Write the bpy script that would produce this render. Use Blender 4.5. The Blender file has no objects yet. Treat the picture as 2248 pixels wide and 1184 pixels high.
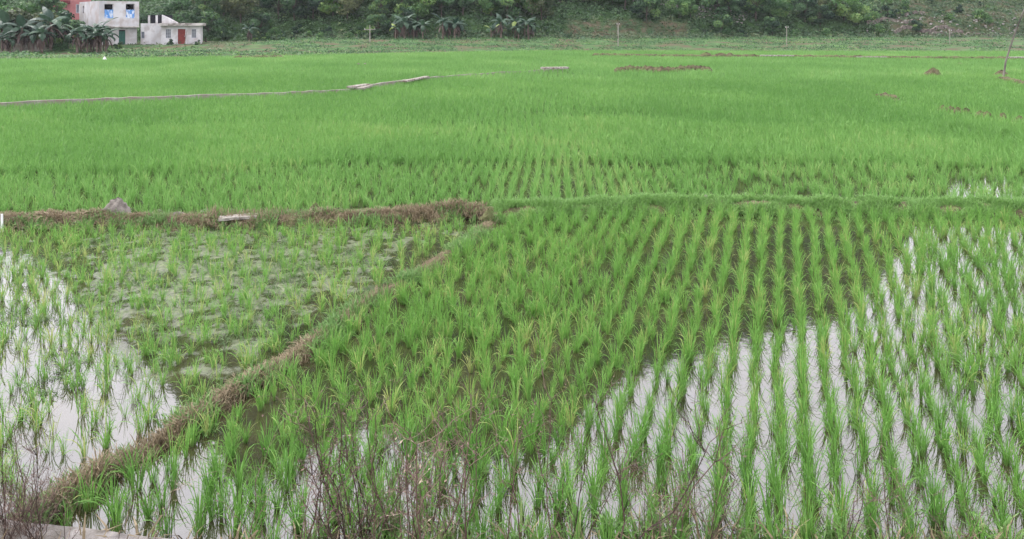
import bpy, math, random
import numpy as np
from math import radians as R
C = bpy.context.scene.collection
sc = bpy.context.scene
rng = np.random.default_rng(7)
random.seed(7)

# ---------------------------------------------------------------- camera, sky, sun, exposure
HC = 3.8; CY = 54.0; F = 1620.0          # level camera; the photo is the lower part of its frame, so the lens is shifted down
cam_d = bpy.data.cameras.new("camera"); cam = bpy.data.objects.new("camera", cam_d); C.objects.link(cam)
cam.location = (0, 0, HC); cam.rotation_euler = (R(90), 0, 0)
cam_d.sensor_width = 36; cam_d.lens = 36 * F / 2248; cam_d.shift_y = -(592 - CY) / 2248; cam_d.clip_start = 0.1; cam_d.clip_end = 3000
sc.camera = cam
SUN_EL, SUN_AZ = R(52), R(292)          # azimuth clockwise from +Y: to the left, a little ahead
w = bpy.data.worlds.new("World"); sc.world = w; w.use_nodes = True
nt = w.node_tree; nt.nodes.clear()
out = nt.nodes.new("ShaderNodeOutputWorld"); bg = nt.nodes.new("ShaderNodeBackground")
sky = nt.nodes.new("ShaderNodeTexSky"); sky.sky_type = 'NISHITA'; sky.sun_disc = False
sky.sun_elevation = SUN_EL; sky.sun_rotation = SUN_AZ; sky.air_density = 1.0; sky.dust_density = 3.0
hsv = nt.nodes.new("ShaderNodeHueSaturation"); hsv.inputs['Saturation'].default_value = 0.16
tc = nt.nodes.new("ShaderNodeTexCoord"); nz = nt.nodes.new("ShaderNodeTexNoise"); nz.inputs['Scale'].default_value = 2.5
nz.inputs['Detail'].default_value = 4
rmp = nt.nodes.new("ShaderNodeMapRange"); rmp.inputs['From Min'].default_value = .3; rmp.inputs['From Max'].default_value = .7
rmp.inputs['To Min'].default_value = .9; rmp.inputs['To Max'].default_value = 1.15
cloud = nt.nodes.new("ShaderNodeMixRGB"); cloud.blend_type = 'MIX'; cloud.inputs['Fac'].default_value = 0.75
cloud.inputs['Color2'].default_value = (9.0, 8.6, 9.5, 1)      # the cloud layer
Vector_d0 = (-.22, .80, .56)
mul = nt.nodes.new("ShaderNodeVectorMath"); mul.operation = 'SCALE'
L = nt.links.new
L(sky.outputs[0], hsv.inputs['Color']); L(hsv.outputs[0], cloud.inputs['Color1'])
L(tc.outputs['Generated'], nz.inputs['Vector']); L(nz.outputs['Fac'], rmp.inputs['Value'])
L(cloud.outputs[0], mul.inputs[0]); L(rmp.outputs[0], mul.inputs['Scale'])
dt = nt.nodes.new("ShaderNodeVectorMath"); dt.operation = 'DOT_PRODUCT'; dt.inputs[1].default_value = Vector_d0
L(tc.outputs['Generated'], dt.inputs[0]); lob = nt.nodes.new("ShaderNodeMapRange"); lob.interpolation_type = 'SMOOTHSTEP'
lob.inputs['From Min'].default_value = .2; lob.inputs['From Max'].default_value = 1.0; lob.inputs['To Min'].default_value = .95; lob.inputs['To Max'].default_value = 1.3
L(dt.outputs['Value'], lob.inputs['Value']); mul2 = nt.nodes.new("ShaderNodeVectorMath"); mul2.operation = 'SCALE'
L(mul.outputs[0], mul2.inputs[0]); L(lob.outputs[0], mul2.inputs['Scale']); L(mul2.outputs[0], bg.inputs['Color']); bg.inputs['Strength'].default_value = 0.1
L(bg.outputs[0], out.inputs[0])
sd = bpy.data.lights.new("sun", 'SUN'); sd.energy = 0.9; sd.angle = R(18); sd.color = (1, .965, .92)
sun = bpy.data.objects.new("sun", sd); C.objects.link(sun)
sun.rotation_euler = (R(90) - SUN_EL, 0, -SUN_AZ + math.pi)
sun.rotation_euler = (math.pi / 2 - SUN_EL, 0, math.pi - SUN_AZ)
sc.view_settings.view_transform = 'Standard'; sc.view_settings.look = 'None'
sc.view_settings.gamma = 1; sc.view_settings.exposure = 1.55
sc.cycles.use_denoising = True
sc.cycles.max_bounces = 5; sc.cycles.diffuse_bounces = 3; sc.cycles.glossy_bounces = 2; sc.cycles.transmission_bounces = 3

# ---------------------------------------------------------------- picture <-> place
def ray(px, py):
    u = (np.asarray(px, float) - 1124) / F; return u, np.ones_like(u), (CY - np.asarray(py, float)) / F
def G(px, py, z=0.0):                    # where a sight line meets the level z
    dx, dy, dz = ray(px, py); t = (z - HC) / dz
    return dx * t, dy * t
def W(px, py, Y):                        # where it meets the upright plane at distance Y
    dx, dy, dz = ray(px, py); t = Y / dy
    return float(dx * t), float(HC + dz * t)
def project(x, y, z): return 1124 + F * x / y, CY - F * (z - HC) / y
def sm(t): t = np.clip(t, 0, 1); return t * t * (3 - 2 * t)
def fnoise(x, y, s=1.0, seed=0):         # cheap smooth noise -1..1
    r = np.random.default_rng(seed); o = 0
    for k in range(6):
        a = r.uniform(0, 6.28); f = (0.6 + 0.5 * k) / s; ph = r.uniform(0, 6.28)
        o = o + np.sin((x * math.cos(a) + y * math.sin(a)) * f * 2.2 + ph + 1.3 * np.sin((x * math.sin(a) - y * math.cos(a)) * f + ph))
    return o / 3.2

# ---------------------------------------------------------------- mesh helpers
def mesh_np(name, V, Q, mat=None, attrs=None, smooth=False):
    me = bpy.data.meshes.new(name); V = np.asarray(V, np.float32).reshape(-1, 3); Q = np.asarray(Q, np.int32)
    n, k = Q.shape
    me.vertices.add(len(V)); me.vertices.foreach_set('co', V.ravel())
    me.loops.add(n * k); me.loops.foreach_set('vertex_index', Q.ravel())
    me.polygons.add(n); me.polygons.foreach_set('loop_start', np.arange(0, n * k, k, dtype=np.int32))
    try: me.polygons.foreach_set('loop_total', np.full(n, k, np.int32))
    except Exception: pass
    me.polygons.foreach_set('use_smooth', np.full(n, smooth))
    me.update(calc_edges=True)
    for an, av in (attrs or {}).items():
        a = me.attributes.new(an, 'FLOAT', 'POINT'); a.data.foreach_set('value', np.asarray(av, np.float32).ravel())
    if mat: me.materials.append(mat)
    return me
def link(name, me, parent=None, loc=(0, 0, 0), rz=0):
    o = bpy.data.objects.new(name, me); C.objects.link(o)
    if parent: o.parent = parent
    o.location = loc; o.rotation_euler = (0, 0, rz); return o
def tag(o, label=None, cat=None, group=None, kind=None):
    if label: o['label'] = label
    if cat: o['category'] = cat
    if group: o['group'] = group
    if kind: o['kind'] = kind
    return o
def thing(name, label, cat, loc=(0, 0, 0), rz=0, group=None):
    return tag(link(name, None, None, loc, rz), label, cat, group)
def dup(root, loc, rz, s=1.0, label=None, group=None):
    r = root.copy(); C.objects.link(r); r.location = loc; r.rotation_euler = (0, 0, rz); r.scale = (s, s, s)
    if label: r['label'] = label
    if group: r['group'] = group
    for ch in list(root.children):
        c = ch.copy(); C.objects.link(c); c.parent = r
        for g in ch.children:
            d = g.copy(); C.objects.link(d); d.parent = c
    return r
class MB:                                 # gathers pieces of ONE part
    def __init__(s): s.v = []; s.f = []
    def add(s, V, Fc):
        n = len(s.v); s.v += [tuple(map(float, p)) for p in V]; s.f += [tuple(i + n for i in q) for q in Fc]
    def box(s, x0, x1, y0, y1, z0, z1):
        s.add([(x0,y0,z0),(x1,y0,z0),(x1,y1,z0),(x0,y1,z0),(x0,y0,z1),(x1,y0,z1),(x1,y1,z1),(x0,y1,z1)],
              [(0,3,2,1),(4,5,6,7),(0,1,5,4),(1,2,6,5),(2,3,7,6),(3,0,4,7)])
    def tube(s, P, r, n=6):
        P = np.array(P, float); r = np.broadcast_to(r, len(P)); V = []; Fc = []
        for i, p in enumerate(P):
            d = P[min(i + 1, len(P) - 1)] - P[max(i - 1, 0)]; d /= np.linalg.norm(d) + 1e-9
            a = np.cross(d, (0.31, 0.95, 0.05)); a /= np.linalg.norm(a) + 1e-9; b = np.cross(d, a)
            for k in range(n):
                t = 2 * math.pi * k / n; V.append(p + r[i] * (math.cos(t) * a + math.sin(t) * b))
        for i in range(len(P) - 1):
            for k in range(n): Fc.append((i*n+k, i*n+(k+1)%n, (i+1)*n+(k+1)%n, (i+1)*n+k))
        Fc.append(tuple(range(n))[::-1]); Fc.append(tuple((len(P)-1)*n + k for k in range(n)))
        s.add(V, Fc)
    def mesh(s, name, mat):
        me = bpy.data.meshes.new(name); me.from_pydata(s.v, [], s.f); me.update()
        me.materials.append(mat); return me
    def build(s, name, mat, parent=None, loc=(0,0,0), rz=0): return link(name, s.mesh(name, mat), parent, loc, rz)

# ---------------------------------------------------------------- materials
def srgb(r, g, b):
    f = lambda c: c / 12.92 if c <= .04045 else ((c + .055) / 1.055) ** 2.4
    return (f(r / 255), f(g / 255), f(b / 255), 1)
def new_mat(name):
    m = bpy.data.materials.new(name); m.use_nodes = True; m.node_tree.nodes.clear(); return m, m.node_tree
def surf_mat(name, c1, c2, scale=3.0, rough=.9, bump=.3, detail=6, spec=.2, c3=None, scale3=.6, lo=.35, hi=.65):
    m, t = new_mat(name); N = t.nodes.new; K = t.links.new
    o = N('ShaderNodeOutputMaterial'); b = N('ShaderNodeBsdfPrincipled'); g = N('ShaderNodeNewGeometry')
    n = N('ShaderNodeTexNoise'); n.inputs['Scale'].default_value = scale; n.inputs['Detail'].default_value = detail
    K(g.outputs['Position'], n.inputs['Vector'])
    r = N('ShaderNodeValToRGB'); r.color_ramp.elements[0].position = lo; r.color_ramp.elements[1].position = hi
    r.color_ramp.elements[0].color = (*c1[:3], 1); r.color_ramp.elements[1].color = (*c2[:3], 1)
    K(n.outputs['Fac'], r.inputs[0]); col = r.outputs[0]
    if c3:
        n3 = N('ShaderNodeTexNoise'); n3.inputs['Scale'].default_value = scale3; n3.inputs['Detail'].default_value = 5
        K(g.outputs['Position'], n3.inputs['Vector'])
        r3 = N('ShaderNodeMapRange'); r3.inputs['From Min'].default_value = .45; r3.inputs['From Max'].default_value = .62
        K(n3.outputs['Fac'], r3.inputs['Value']); mx = N('ShaderNodeMixRGB'); K(r3.outputs[0], mx.inputs['Fac'])
        K(col, mx.inputs['Color1']); mx.inputs['Color2'].default_value = (*c3[:3], 1); col = mx.outputs[0]
    K(col, b.inputs['Base Color']); b.inputs['Roughness'].default_value = rough; b.inputs['Specular IOR Level'].default_value = spec
    if bump:
        bp = N('ShaderNodeBump'); bp.inputs['Strength'].default_value = bump; bp.inputs['Distance'].default_value = .05
        n2 = N('ShaderNodeTexNoise'); n2.inputs['Scale'].default_value = scale * 4; n2.inputs['Detail'].default_value = 5
        K(g.outputs['Position'], n2.inputs['Vector']); K(n2.outputs['Fac'], bp.inputs['Height']); K(bp.outputs[0], b.inputs['Normal'])
    K(b.outputs[0], o.inputs[0]); return m
def leaf_mat(name, dark, light, base=None, transl=.35, rough=.5, spec=.25, yellow=None, objvar=.5):
    """leaf colour: attribute 'tint' (per plant), 'hgt' 0 at the sheath .. 1 at the tip, plus a per-object shift"""
    m, t = new_mat(name); N = t.nodes.new; K = t.links.new
    o = N('ShaderNodeOutputMaterial')
    at = N('ShaderNodeAttribute'); at.attribute_name = 'tint'; ah = N('ShaderNodeAttribute'); ah.attribute_name = 'hgt'
    oi = N('ShaderNodeObjectInfo'); ad = N('ShaderNodeMath'); ad.operation = 'MULTIPLY_ADD'
    ad.inputs[1].default_value = objvar; K(oi.outputs['Random'], ad.inputs[0]); K(at.outputs['Fac'], ad.inputs[2])
    sb = N('ShaderNodeMath'); sb.operation = 'SUBTRACT'; sb.inputs[1].default_value = objvar / 2; K(ad.outputs[0], sb.inputs[0]); sb.use_clamp = True
    r = N('ShaderNodeValToRGB'); r.color_ramp.elements[0].color = (*dark[:3], 1); r.color_ramp.elements[1].color = (*light[:3], 1)
    if yellow:
        e = r.color_ramp.elements.new(.86); e.color = (*light[:3], 1); r.color_ramp.elements[-1].color = (*yellow[:3], 1)
    K(sb.outputs[0], r.inputs[0]); col = r.outputs[0]
    if base:
        mr = N('ShaderNodeMapRange'); mr.inputs['From Min'].default_value = 0; mr.inputs['From Max'].default_value = .3
        mr.inputs['To Min'].default_value = .75; mr.inputs['To Max'].default_value = 0; K(ah.outputs['Fac'], mr.inputs['Value'])
        mx = N('ShaderNodeMixRGB'); K(mr.outputs[0], mx.inputs['Fac']); K(col, mx.inputs['Color1']); mx.inputs['Color2'].default_value = (*base[:3], 1); col = mx.outputs[0]
    b = N('ShaderNodeBsdfPrincipled'); b.inputs['Roughness'].default_value = rough; b.inputs['Specular IOR Level'].default_value = spec
    K(col, b.inputs['Base Color']); tr = N('ShaderNodeBsdfTranslucent'); K(col, tr.inputs['Color'])
    mi = N('ShaderNodeMixShader'); mi.inputs[0].default_value = transl; K(b.outputs[0], mi.inputs[1]); K(tr.outputs[0], mi.inputs[2])
    K(mi.outputs[0], o.inputs[0]); return m
def water_mat(name):
    m, t = new_mat(name); N = t.nodes.new; K = t.links.new
    o = N('ShaderNodeOutputMaterial'); b = N('ShaderNodeBsdfPrincipled'); g = N('ShaderNodeNewGeometry')
    n = N('ShaderNodeTexNoise'); n.inputs['Scale'].default_value = .9; n.inputs['Detail'].default_value = 8
    K(g.outputs['Position'], n.inputs['Vector'])
    r = N('ShaderNodeValToRGB'); r.color_ramp.elements[0].position = .35; r.color_ramp.elements[1].position = .7
    r.color_ramp.elements[0].color = (.022, .025, .010, 1); r.color_ramp.elements[1].color = (.050, .045, .022, 1)
    K(n.outputs['Fac'], r.inputs[0])
    # floating scum, mostly in the left paddy: attribute 'scum' says how far it covers
    at = N('ShaderNodeAttribute'); at.attribute_name = 'scum'
    n2 = N('ShaderNodeTexNoise'); n2.inputs['Scale'].default_value = 2.8; n2.inputs['Detail'].default_value = 9; n2.inputs['Roughness'].default_value = .65
    K(g.outputs['Position'], n2.inputs['Vector'])
    ad = N('ShaderNodeMath'); ad.operation = 'ADD'; K(n2.outputs['Fac'], ad.inputs[0]); K(at.outputs['Fac'], ad.inputs[1])
    r2 = N('ShaderNodeMapRange'); r2.inputs['From Min'].default_value = .56; r2.inputs['From Max'].default_value = .76; K(ad.outputs[0], r2.inputs['Value'])
    n3 = N('ShaderNodeTexNoise'); n3.inputs['Scale'].default_value = 14; n3.inputs['Detail'].default_value = 5; K(g.outputs['Position'], n3.inputs['Vector'])
    r3 = N('ShaderNodeValToRGB'); r3.color_ramp.elements[0].position = .35; r3.color_ramp.elements[1].position = .65
    r3.color_ramp.elements[0].color = (.075, .10, .045, 1); r3.color_ramp.elements[1].color = (.19, .215, .13, 1); K(n3.outputs['Fac'], r3.inputs[0])
    mx = N('ShaderNodeMixRGB'); K(r2.outputs[0], mx.inputs['Fac']); K(r.outputs[0], mx.inputs['Color1']); K(r3.outputs[0], mx.inputs['Color2'])
    K(mx.outputs[0], b.inputs['Base Color'])
    ro = N('ShaderNodeMapRange'); ro.inputs['To Min'].default_value = .03; ro.inputs['To Max'].default_value = .6; K(r2.outputs[0], ro.inputs['Value'])
    K(ro.outputs[0], b.inputs['Roughness']); b.inputs['IOR'].default_value = 2.15; sl = N('ShaderNodeMapRange'); sl.inputs['To Min'].default_value = .5; sl.inputs['To Max'].default_value = .06; K(r2.outputs[0], sl.inputs['Value']); K(sl.outputs[0], b.inputs['Specular IOR Level'])
    bp = N('ShaderNodeBump'); bp.inputs['Strength'].default_value = .06; bp.inputs['Distance'].default_value = .01
    n4 = N('ShaderNodeTexNoise'); n4.inputs['Scale'].default_value = 7; n4.inputs['Detail'].default_value = 3; K(g.outputs['Position'], n4.inputs['Vector'])
    K(n4.outputs['Fac'], bp.inputs['Height']); K(bp.outputs[0], b.inputs['Normal'])
    K(b.outputs[0], o.inputs[0]); return m

M = {}
M['rice'] = leaf_mat('rice_leaf', (.105, .25, .052), (.20, .41, .085), base=(.15, .19, .07), yellow=(.40, .46, .16), transl=.42)
M['rice_far_hazed'] = leaf_mat('rice_leaf_far_hazed', (.138, .305, .076), (.232, .44, .126), base=(.11, .18, .065), yellow=(.35, .48, .18), transl=.38)  # leaf colour lightened so far rice looks hazed and lit from the top
M['rice_mid'] = leaf_mat('rice_leaf_middle', (.125, .285, .066), (.215, .415, .108), base=(.11, .19, .06), yellow=(.31, .43, .14), transl=.4)  # tone between near and far rice, easing the painted paling with distance
M['weedgrass'] = leaf_mat('bund_grass', (.11, .22, .065), (.21, .36, .12), yellow=(.34, .42, .18))
M['bundtop'] = leaf_mat('bund_top_grass', (.13, .27, .07), (.25, .43, .13), yellow=(.40, .50, .20), transl=.4)
M['waterweed'] = leaf_mat('water_weed_leaf', (.10, .17, .07), (.22, .30, .14), yellow=(.36, .38, .24))
M['straw'] = leaf_mat('dry_straw', (.15, .12, .075), (.34, .28, .18), yellow=(.34, .29, .18), transl=.15, rough=.8)
M['tree'] = leaf_mat('tree_leaf', (.014, .045, .024), (.085, .18, .070), yellow=(.16, .27, .08), transl=.25)
M['tree_light'] = leaf_mat('light_tree_leaf', (.04, .11, .035), (.15, .29, .085), yellow=(.24, .36, .11), transl=.3)
M['tree_olive'] = leaf_mat('olive_tree_leaf', (.045, .07, .03), (.15, .18, .075), yellow=(.21, .22, .10), transl=.2)
M['under'] = leaf_mat('undergrowth_leaf', (.018, .05, .025), (.095, .18, .075), yellow=(.18, .24, .10), transl=.2)
M['dryunder'] = leaf_mat('dry_scrub_leaf', (.03, .08, .035), (.115, .14, .065), yellow=(.14, .20, .075), transl=.1)
M['crop'] = leaf_mat('vegetable_leaf', (.025, .075, .028), (.095, .21, .07), yellow=(.16, .29, .09), transl=.2)
M['banana'] = leaf_mat('banana_leaf', (.018, .05, .032), (.07, .13, .075), yellow=(.24, .32, .08), transl=.25, rough=.45)
M['banana_dead'] = leaf_mat('dead_banana_leaf', (.05, .035, .03), (.12, .085, .07), transl=.1)
M['stem'] = surf_mat('banana_stem', (.09, .06, .05), (.22, .18, .15), 4)
M['bark'] = surf_mat('bark', (.045, .038, .03), (.11, .095, .08), 5)
M['twig'] = leaf_mat('dead_weed_stem', (.04, .026, .022), (.16, .11, .09), yellow=(.32, .26, .20), transl=.02, rough=.8, objvar=.5)
M['mud'] = surf_mat('mud', (.05, .04, .024), (.13, .108, .062), 5, bump=.8, c3=(.11, .13, .05), scale3=1.5)
M['bank'] = surf_mat('bank_soil', (.10, .08, .055), (.22, .18, .13), 6, bump=.8)
M['greymud'] = surf_mat('grey_mud', (.14, .125, .11), (.25, .23, .20), 8, bump=.6)
M['concrete'] = surf_mat('concrete', (.20, .19, .165), (.34, .33, .28), 5, bump=.25, c3=(.24, .20, .17), scale3=2.5)
M['slab'] = surf_mat('pale_concrete', (.22, .205, .18), (.40, .385, .34), 9, bump=.5, c3=(.16, .13, .095), scale3=5)
M['kerb'] = surf_mat('kerb_concrete', (.15, .14, .13), (.27, .255, .24), 9, bump=.5, c3=(.11, .10, .08), scale3=4)
M['ground'] = surf_mat('field_mud', (.06, .05, .03), (.11, .09, .05), 2, bump=.3)
M['plaster'] = surf_mat('grey_plaster', (.42, .42, .43), (.60, .60, .61), .5, bump=.1, c3=(.42, .38, .36), scale3=.9)
M['plaster_pale'] = surf_mat('pale_plaster', (.48, .48, .49), (.68, .68, .68), .6, bump=.1, c3=(.44, .42, .41), scale3=1.1)
M['roofslab'] = surf_mat('roof_slab', (.40, .38, .36), (.58, .56, .52), 1.0, bump=.2, c3=(.2, .18, .16), scale3=1.5)
M['dark'] = surf_mat('dark_interior', (.012, .013, .018), (.02, .02, .028), 2, bump=0)  # near-black paint for the shade inside rooms; also on transom and shed door
M['green_door'] = surf_mat('green_door_paint', (.02, .085, .07), (.03, .12, .09), 3, bump=0, rough=.5)
M['red_door'] = surf_mat('red_door_paint', (.16, .03, .025), (.22, .045, .035), 3, bump=0, rough=.5)
M['tarp'] = surf_mat('blue_white_tarpaulin', (.11, .28, .60), (.55, .62, .72), 2.2, bump=.5, rough=.5, lo=.44, hi=.56)
M['glass'] = surf_mat('window_glass', (.10, .12, .14), (.20, .22, .25), 2, bump=0, rough=.2, spec=.6)
M['frame'] = surf_mat('window_frame', (.38, .40, .43), (.5, .52, .55), 3, bump=0)
M['pink'] = surf_mat('pink_wall', (.33, .13, .13), (.45, .20, .20), .8, bump=.1)
M['maroon'] = surf_mat('maroon_eave', (.10, .02, .025), (.15, .035, .04), 2, bump=.1)
M['brick'] = surf_mat('red_brick', (.24, .12, .09), (.34, .18, .14), 3, bump=.2)
M['pole'] = surf_mat('pole_concrete', (.22, .21, .18), (.34, .32, .28), 3, bump=.1)
M['bamboo'] = surf_mat('weathered_wood', (.05, .045, .04), (.22, .20, .17), .8, bump=.1)
M['rock'] = surf_mat('pale_rock', (.18, .16, .15), (.42, .39, .38), 1.8, bump=.4)
M['wallstone'] = surf_mat('dry_stone', (.07, .06, .05), (.22, .19, .165), 2.2, bump=.8)
M['white'] = surf_mat('white_plastic', (.75, .75, .75), (.85, .85, .85), 3, bump=0)
M['water'] = water_mat('paddy_water')

# ---------------------------------------------------------------- terrain
kx0, ky0 = G(68, 1143, .15); kx1, ky1 = G(423, 1184, .15)
kslope = (ky1 - ky0) / (kx1 - kx0)
def kerb_y(x): return np.clip(ky0 + kslope * (x - kx0), 4.95, 6.6)
ex = [-400, -120, -80]; ey = [86, 86, 86]
for px, py in [(0,129),(150,127),(300,126),(450,123),(600,122),(800,117),(950,114),(1200,110),(1600,111),(2248,112)]:
    gx, gy = G(px, py, .3); ex.append(float(gx)); ey.append(float(gy))
o_ = np.argsort(ex); ex = np.array(ex)[o_]; ey = np.array(ey)[o_]
def edge_y(x): return np.interp(x, ex, ey)
def foot_y(x): return 121 + 12 * sm((np.asarray(x, float) - 5) / 60)
sky_px = [(0,470),(100,520),(170,580),(250,660),(340,760),(420,860),(490,950),(550,1005),(610,985),(700,925),(760,880),(850,878),(920,925),(1050,960),(1160,955),(1250,890),(1290,835),(1340,790),(1450,740),(1560,702),(1700,668),(1860,640),(1930,560),(1990,440),(2060,330),(2248,300)]
dx, dy, dz = ray([p[0] for p in sky_px], [p[1] for p in sky_px])
AZ = np.arctan2(dx, dy); EL = np.arctan2(-dz, np.hypot(dx, dy))
def ridge(x, y): return np.tan(np.interp(np.arctan2(x, y), AZ, EL))
def terrain(x, y):
    x = np.asarray(x, float); y = np.asarray(y, float)
    z = np.full(np.broadcast(x, y).shape, -0.12)
    ky = kerb_y(x) - .28
    z = np.where(y < ky, -.05 + (ky - y) * .62, z); z = np.minimum(z, 2.05)
    ed = edge_y(x) + .6; fo = foot_y(x)
    low = 1.25 * sm((y - ed) / (fo - ed)) + .22 * sm((y - ed) / 1.5) + .09 * fnoise(x, y, 6, 3) * sm((y - ed) / 4)
    z = np.where(y > ed, low, z)
    left = sm((-x - 30) / 15)                                   # yard of the white houses, a little higher
    yard = .22 * sm((y - ed) / 1.5) + .22 * sm((y - 91) / 5) + .55 * sm((y - 98) / 5) + .05 * fnoise(x, y, 4, 3)
    z = np.where((y > ed) & (y < 122), z * (1 - left) + yard * left, z)
    t = np.clip((y - fo) / (225 - fo), 0, None)
    rd = ridge(x, y) * np.hypot(x, y) * 1.0
    top = np.minimum(rd, 160) * .97 + HC
    spur = 1 - .93 * sm((x - .70 * y + 4) / 16)                    # the near slope ends at the right
    h = (top - 1.3) * np.minimum(t, 1.0) ** 1.25
    h = h * (1 + .04 * fnoise(x, y, 14, 5)) + (.8 * fnoise(x, y, 9, 6) + .35 * fnoise(x, y, 3, 8)) * sm(t * 12)
    near = np.maximum(h, (y - fo) * .62 * np.exp(-np.clip(y - fo, 0, None) / 60) * sm(t * 20)) * spur
    far = np.clip(y - 165, 0, 60) * .33 * (1 + .08 * fnoise(x, y, 12, 9)) * sm((x - .55 * y) / 20)
    h = np.maximum(near, far)
    h = h * (1 - sm((y - 270) / 160))
    return np.where(y > fo, z + np.maximum(h, 0), z)
ys = np.concatenate([np.arange(-16, 3.2, .8), np.arange(3.2, 6.8, .1), np.arange(6.8, 76, 3), np.arange(76, 118, 1.0), np.arange(118, 160, .8), np.arange(160, 270, 4), np.arange(270, 900, 30)])
xs = np.concatenate([np.arange(-700, -120, 25), np.arange(-120, 121, 1.25), np.arange(130, 701, 25)])
X, Y = np.meshgrid(xs, ys); Z = terrain(X, Y)
nx, ny = len(xs), len(ys); idx = np.arange(nx * ny).reshape(ny, nx)
Q = np.stack([idx[:-1,:-1], idx[:-1,1:], idx[1:,1:], idx[1:,:-1]], -1).reshape(-1, 4)
V = np.stack([X, Y, Z], -1).reshape(-1, 3)
qc = V[Q].mean(1); hill = qc[:, 1] > foot_y(qc[:, 0])
def sub(V, Q):
    u, inv = np.unique(Q, return_inverse=True); return V[u], inv.reshape(Q.shape)
def land_mat(name):
    m, t = new_mat(name); N = t.nodes.new; K = t.links.new
    o = N('ShaderNodeOutputMaterial'); b = N('ShaderNodeBsdfPrincipled'); g = N('ShaderNodeNewGeometry'); a = N('ShaderNodeAttribute'); a.attribute_name = 'dry'
    def ramp(scale, c1, c2):
        n = N('ShaderNodeTexNoise'); n.inputs['Scale'].default_value = scale; n.inputs['Detail'].default_value = 8; K(g.outputs['Position'], n.inputs['Vector'])
        r = N('ShaderNodeValToRGB'); r.color_ramp.elements[0].position = .38; r.color_ramp.elements[1].position = .62
        r.color_ramp.elements[0].color = (*c1, 1); r.color_ramp.elements[1].color = (*c2, 1); K(n.outputs['Fac'], r.inputs[0]); return r.outputs[0]
    gr = ramp(.5, (.014, .032, .012), (.045, .09, .03)); dr = ramp(.8, (.105, .082, .055), (.045, .085, .035))
    n = N('ShaderNodeTexNoise'); n.inputs['Scale'].default_value = .25; n.inputs['Detail'].default_value = 6; K(g.outputs['Position'], n.inputs['Vector'])
    ad = N('ShaderNodeMath'); ad.operation = 'ADD'; K(n.outputs['Fac'], ad.inputs[0]); K(a.outputs['Fac'], ad.inputs[1])
    mr = N('ShaderNodeMapRange'); mr.inputs['From Min'].default_value = .85; mr.inputs['From Max'].default_value = 1.05; K(ad.outputs[0], mr.inputs['Value'])
    mx = N('ShaderNodeMixRGB'); K(mr.outputs[0], mx.inputs['Fac']); K(gr, mx.inputs['Color1']); K(dr, mx.inputs['Color2'])
    K(mx.outputs[0], b.inputs['Base Color']); b.inputs['Roughness'].default_value = .95; b.inputs['Specular IOR Level'].default_value = .1
    bp = N('ShaderNodeBump'); bp.inputs['Distance'].default_value = .4; n2 = N('ShaderNodeTexNoise'); n2.inputs['Scale'].default_value = 1.2; n2.inputs['Detail'].default_value = 8
    K(g.outputs['Position'], n2.inputs['Vector']); K(n2.outputs['Fac'], bp.inputs['Height']); K(bp.outputs[0], b.inputs['Normal'])
    K(b.outputs[0], o.inputs[0]); return m
def dryness(x, y, z):
    px, py = project(x, y, z)
    d = .46 * sm((px - 1880) / 80) * (1 - sm((y - 158) / 8))                     # the bare slope on the right
    d = np.maximum(d, .6 * sm((px - 1200) / 60) * (1 - sm((px - 1490) / 60)) * (1 - sm((z - 4.2) / 1.0)))
    d = np.maximum(d, .35 * (1 - sm((z - 2.2) / .8)) * sm((px - 560) / 60))
    return d
gm = surf_mat('low_ground', (.035, .085, .028), (.08, .15, .05), .8, bump=.6, c3=(.095, .075, .045), scale3=.35)
bankmix = M['bank']
Vg, Qg = sub(V, Q[~hill]); me = mesh_np('ground', Vg, Qg, M['ground']); me.materials.append(gm); me.materials.append(bankmix)
gc = Vg[Qg].mean(1); mi = np.where(gc[:, 1] > edge_y(gc[:, 0]) + .5, 1, np.where(gc[:, 1] < kerb_y(gc[:, 0]) - .2, 2, 0)).astype(np.int32)
me.polygons.foreach_set('material_index', mi); tag(link('ground', me), kind='structure')
Vh, Qh = sub(V, Q[hill]); tag(link('hills', mesh_np('hills', Vh, Qh, land_mat('hillside'), {'dry': dryness(Vh[:,0], Vh[:,1], Vh[:,2])}, smooth=True)), kind='structure')

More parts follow.
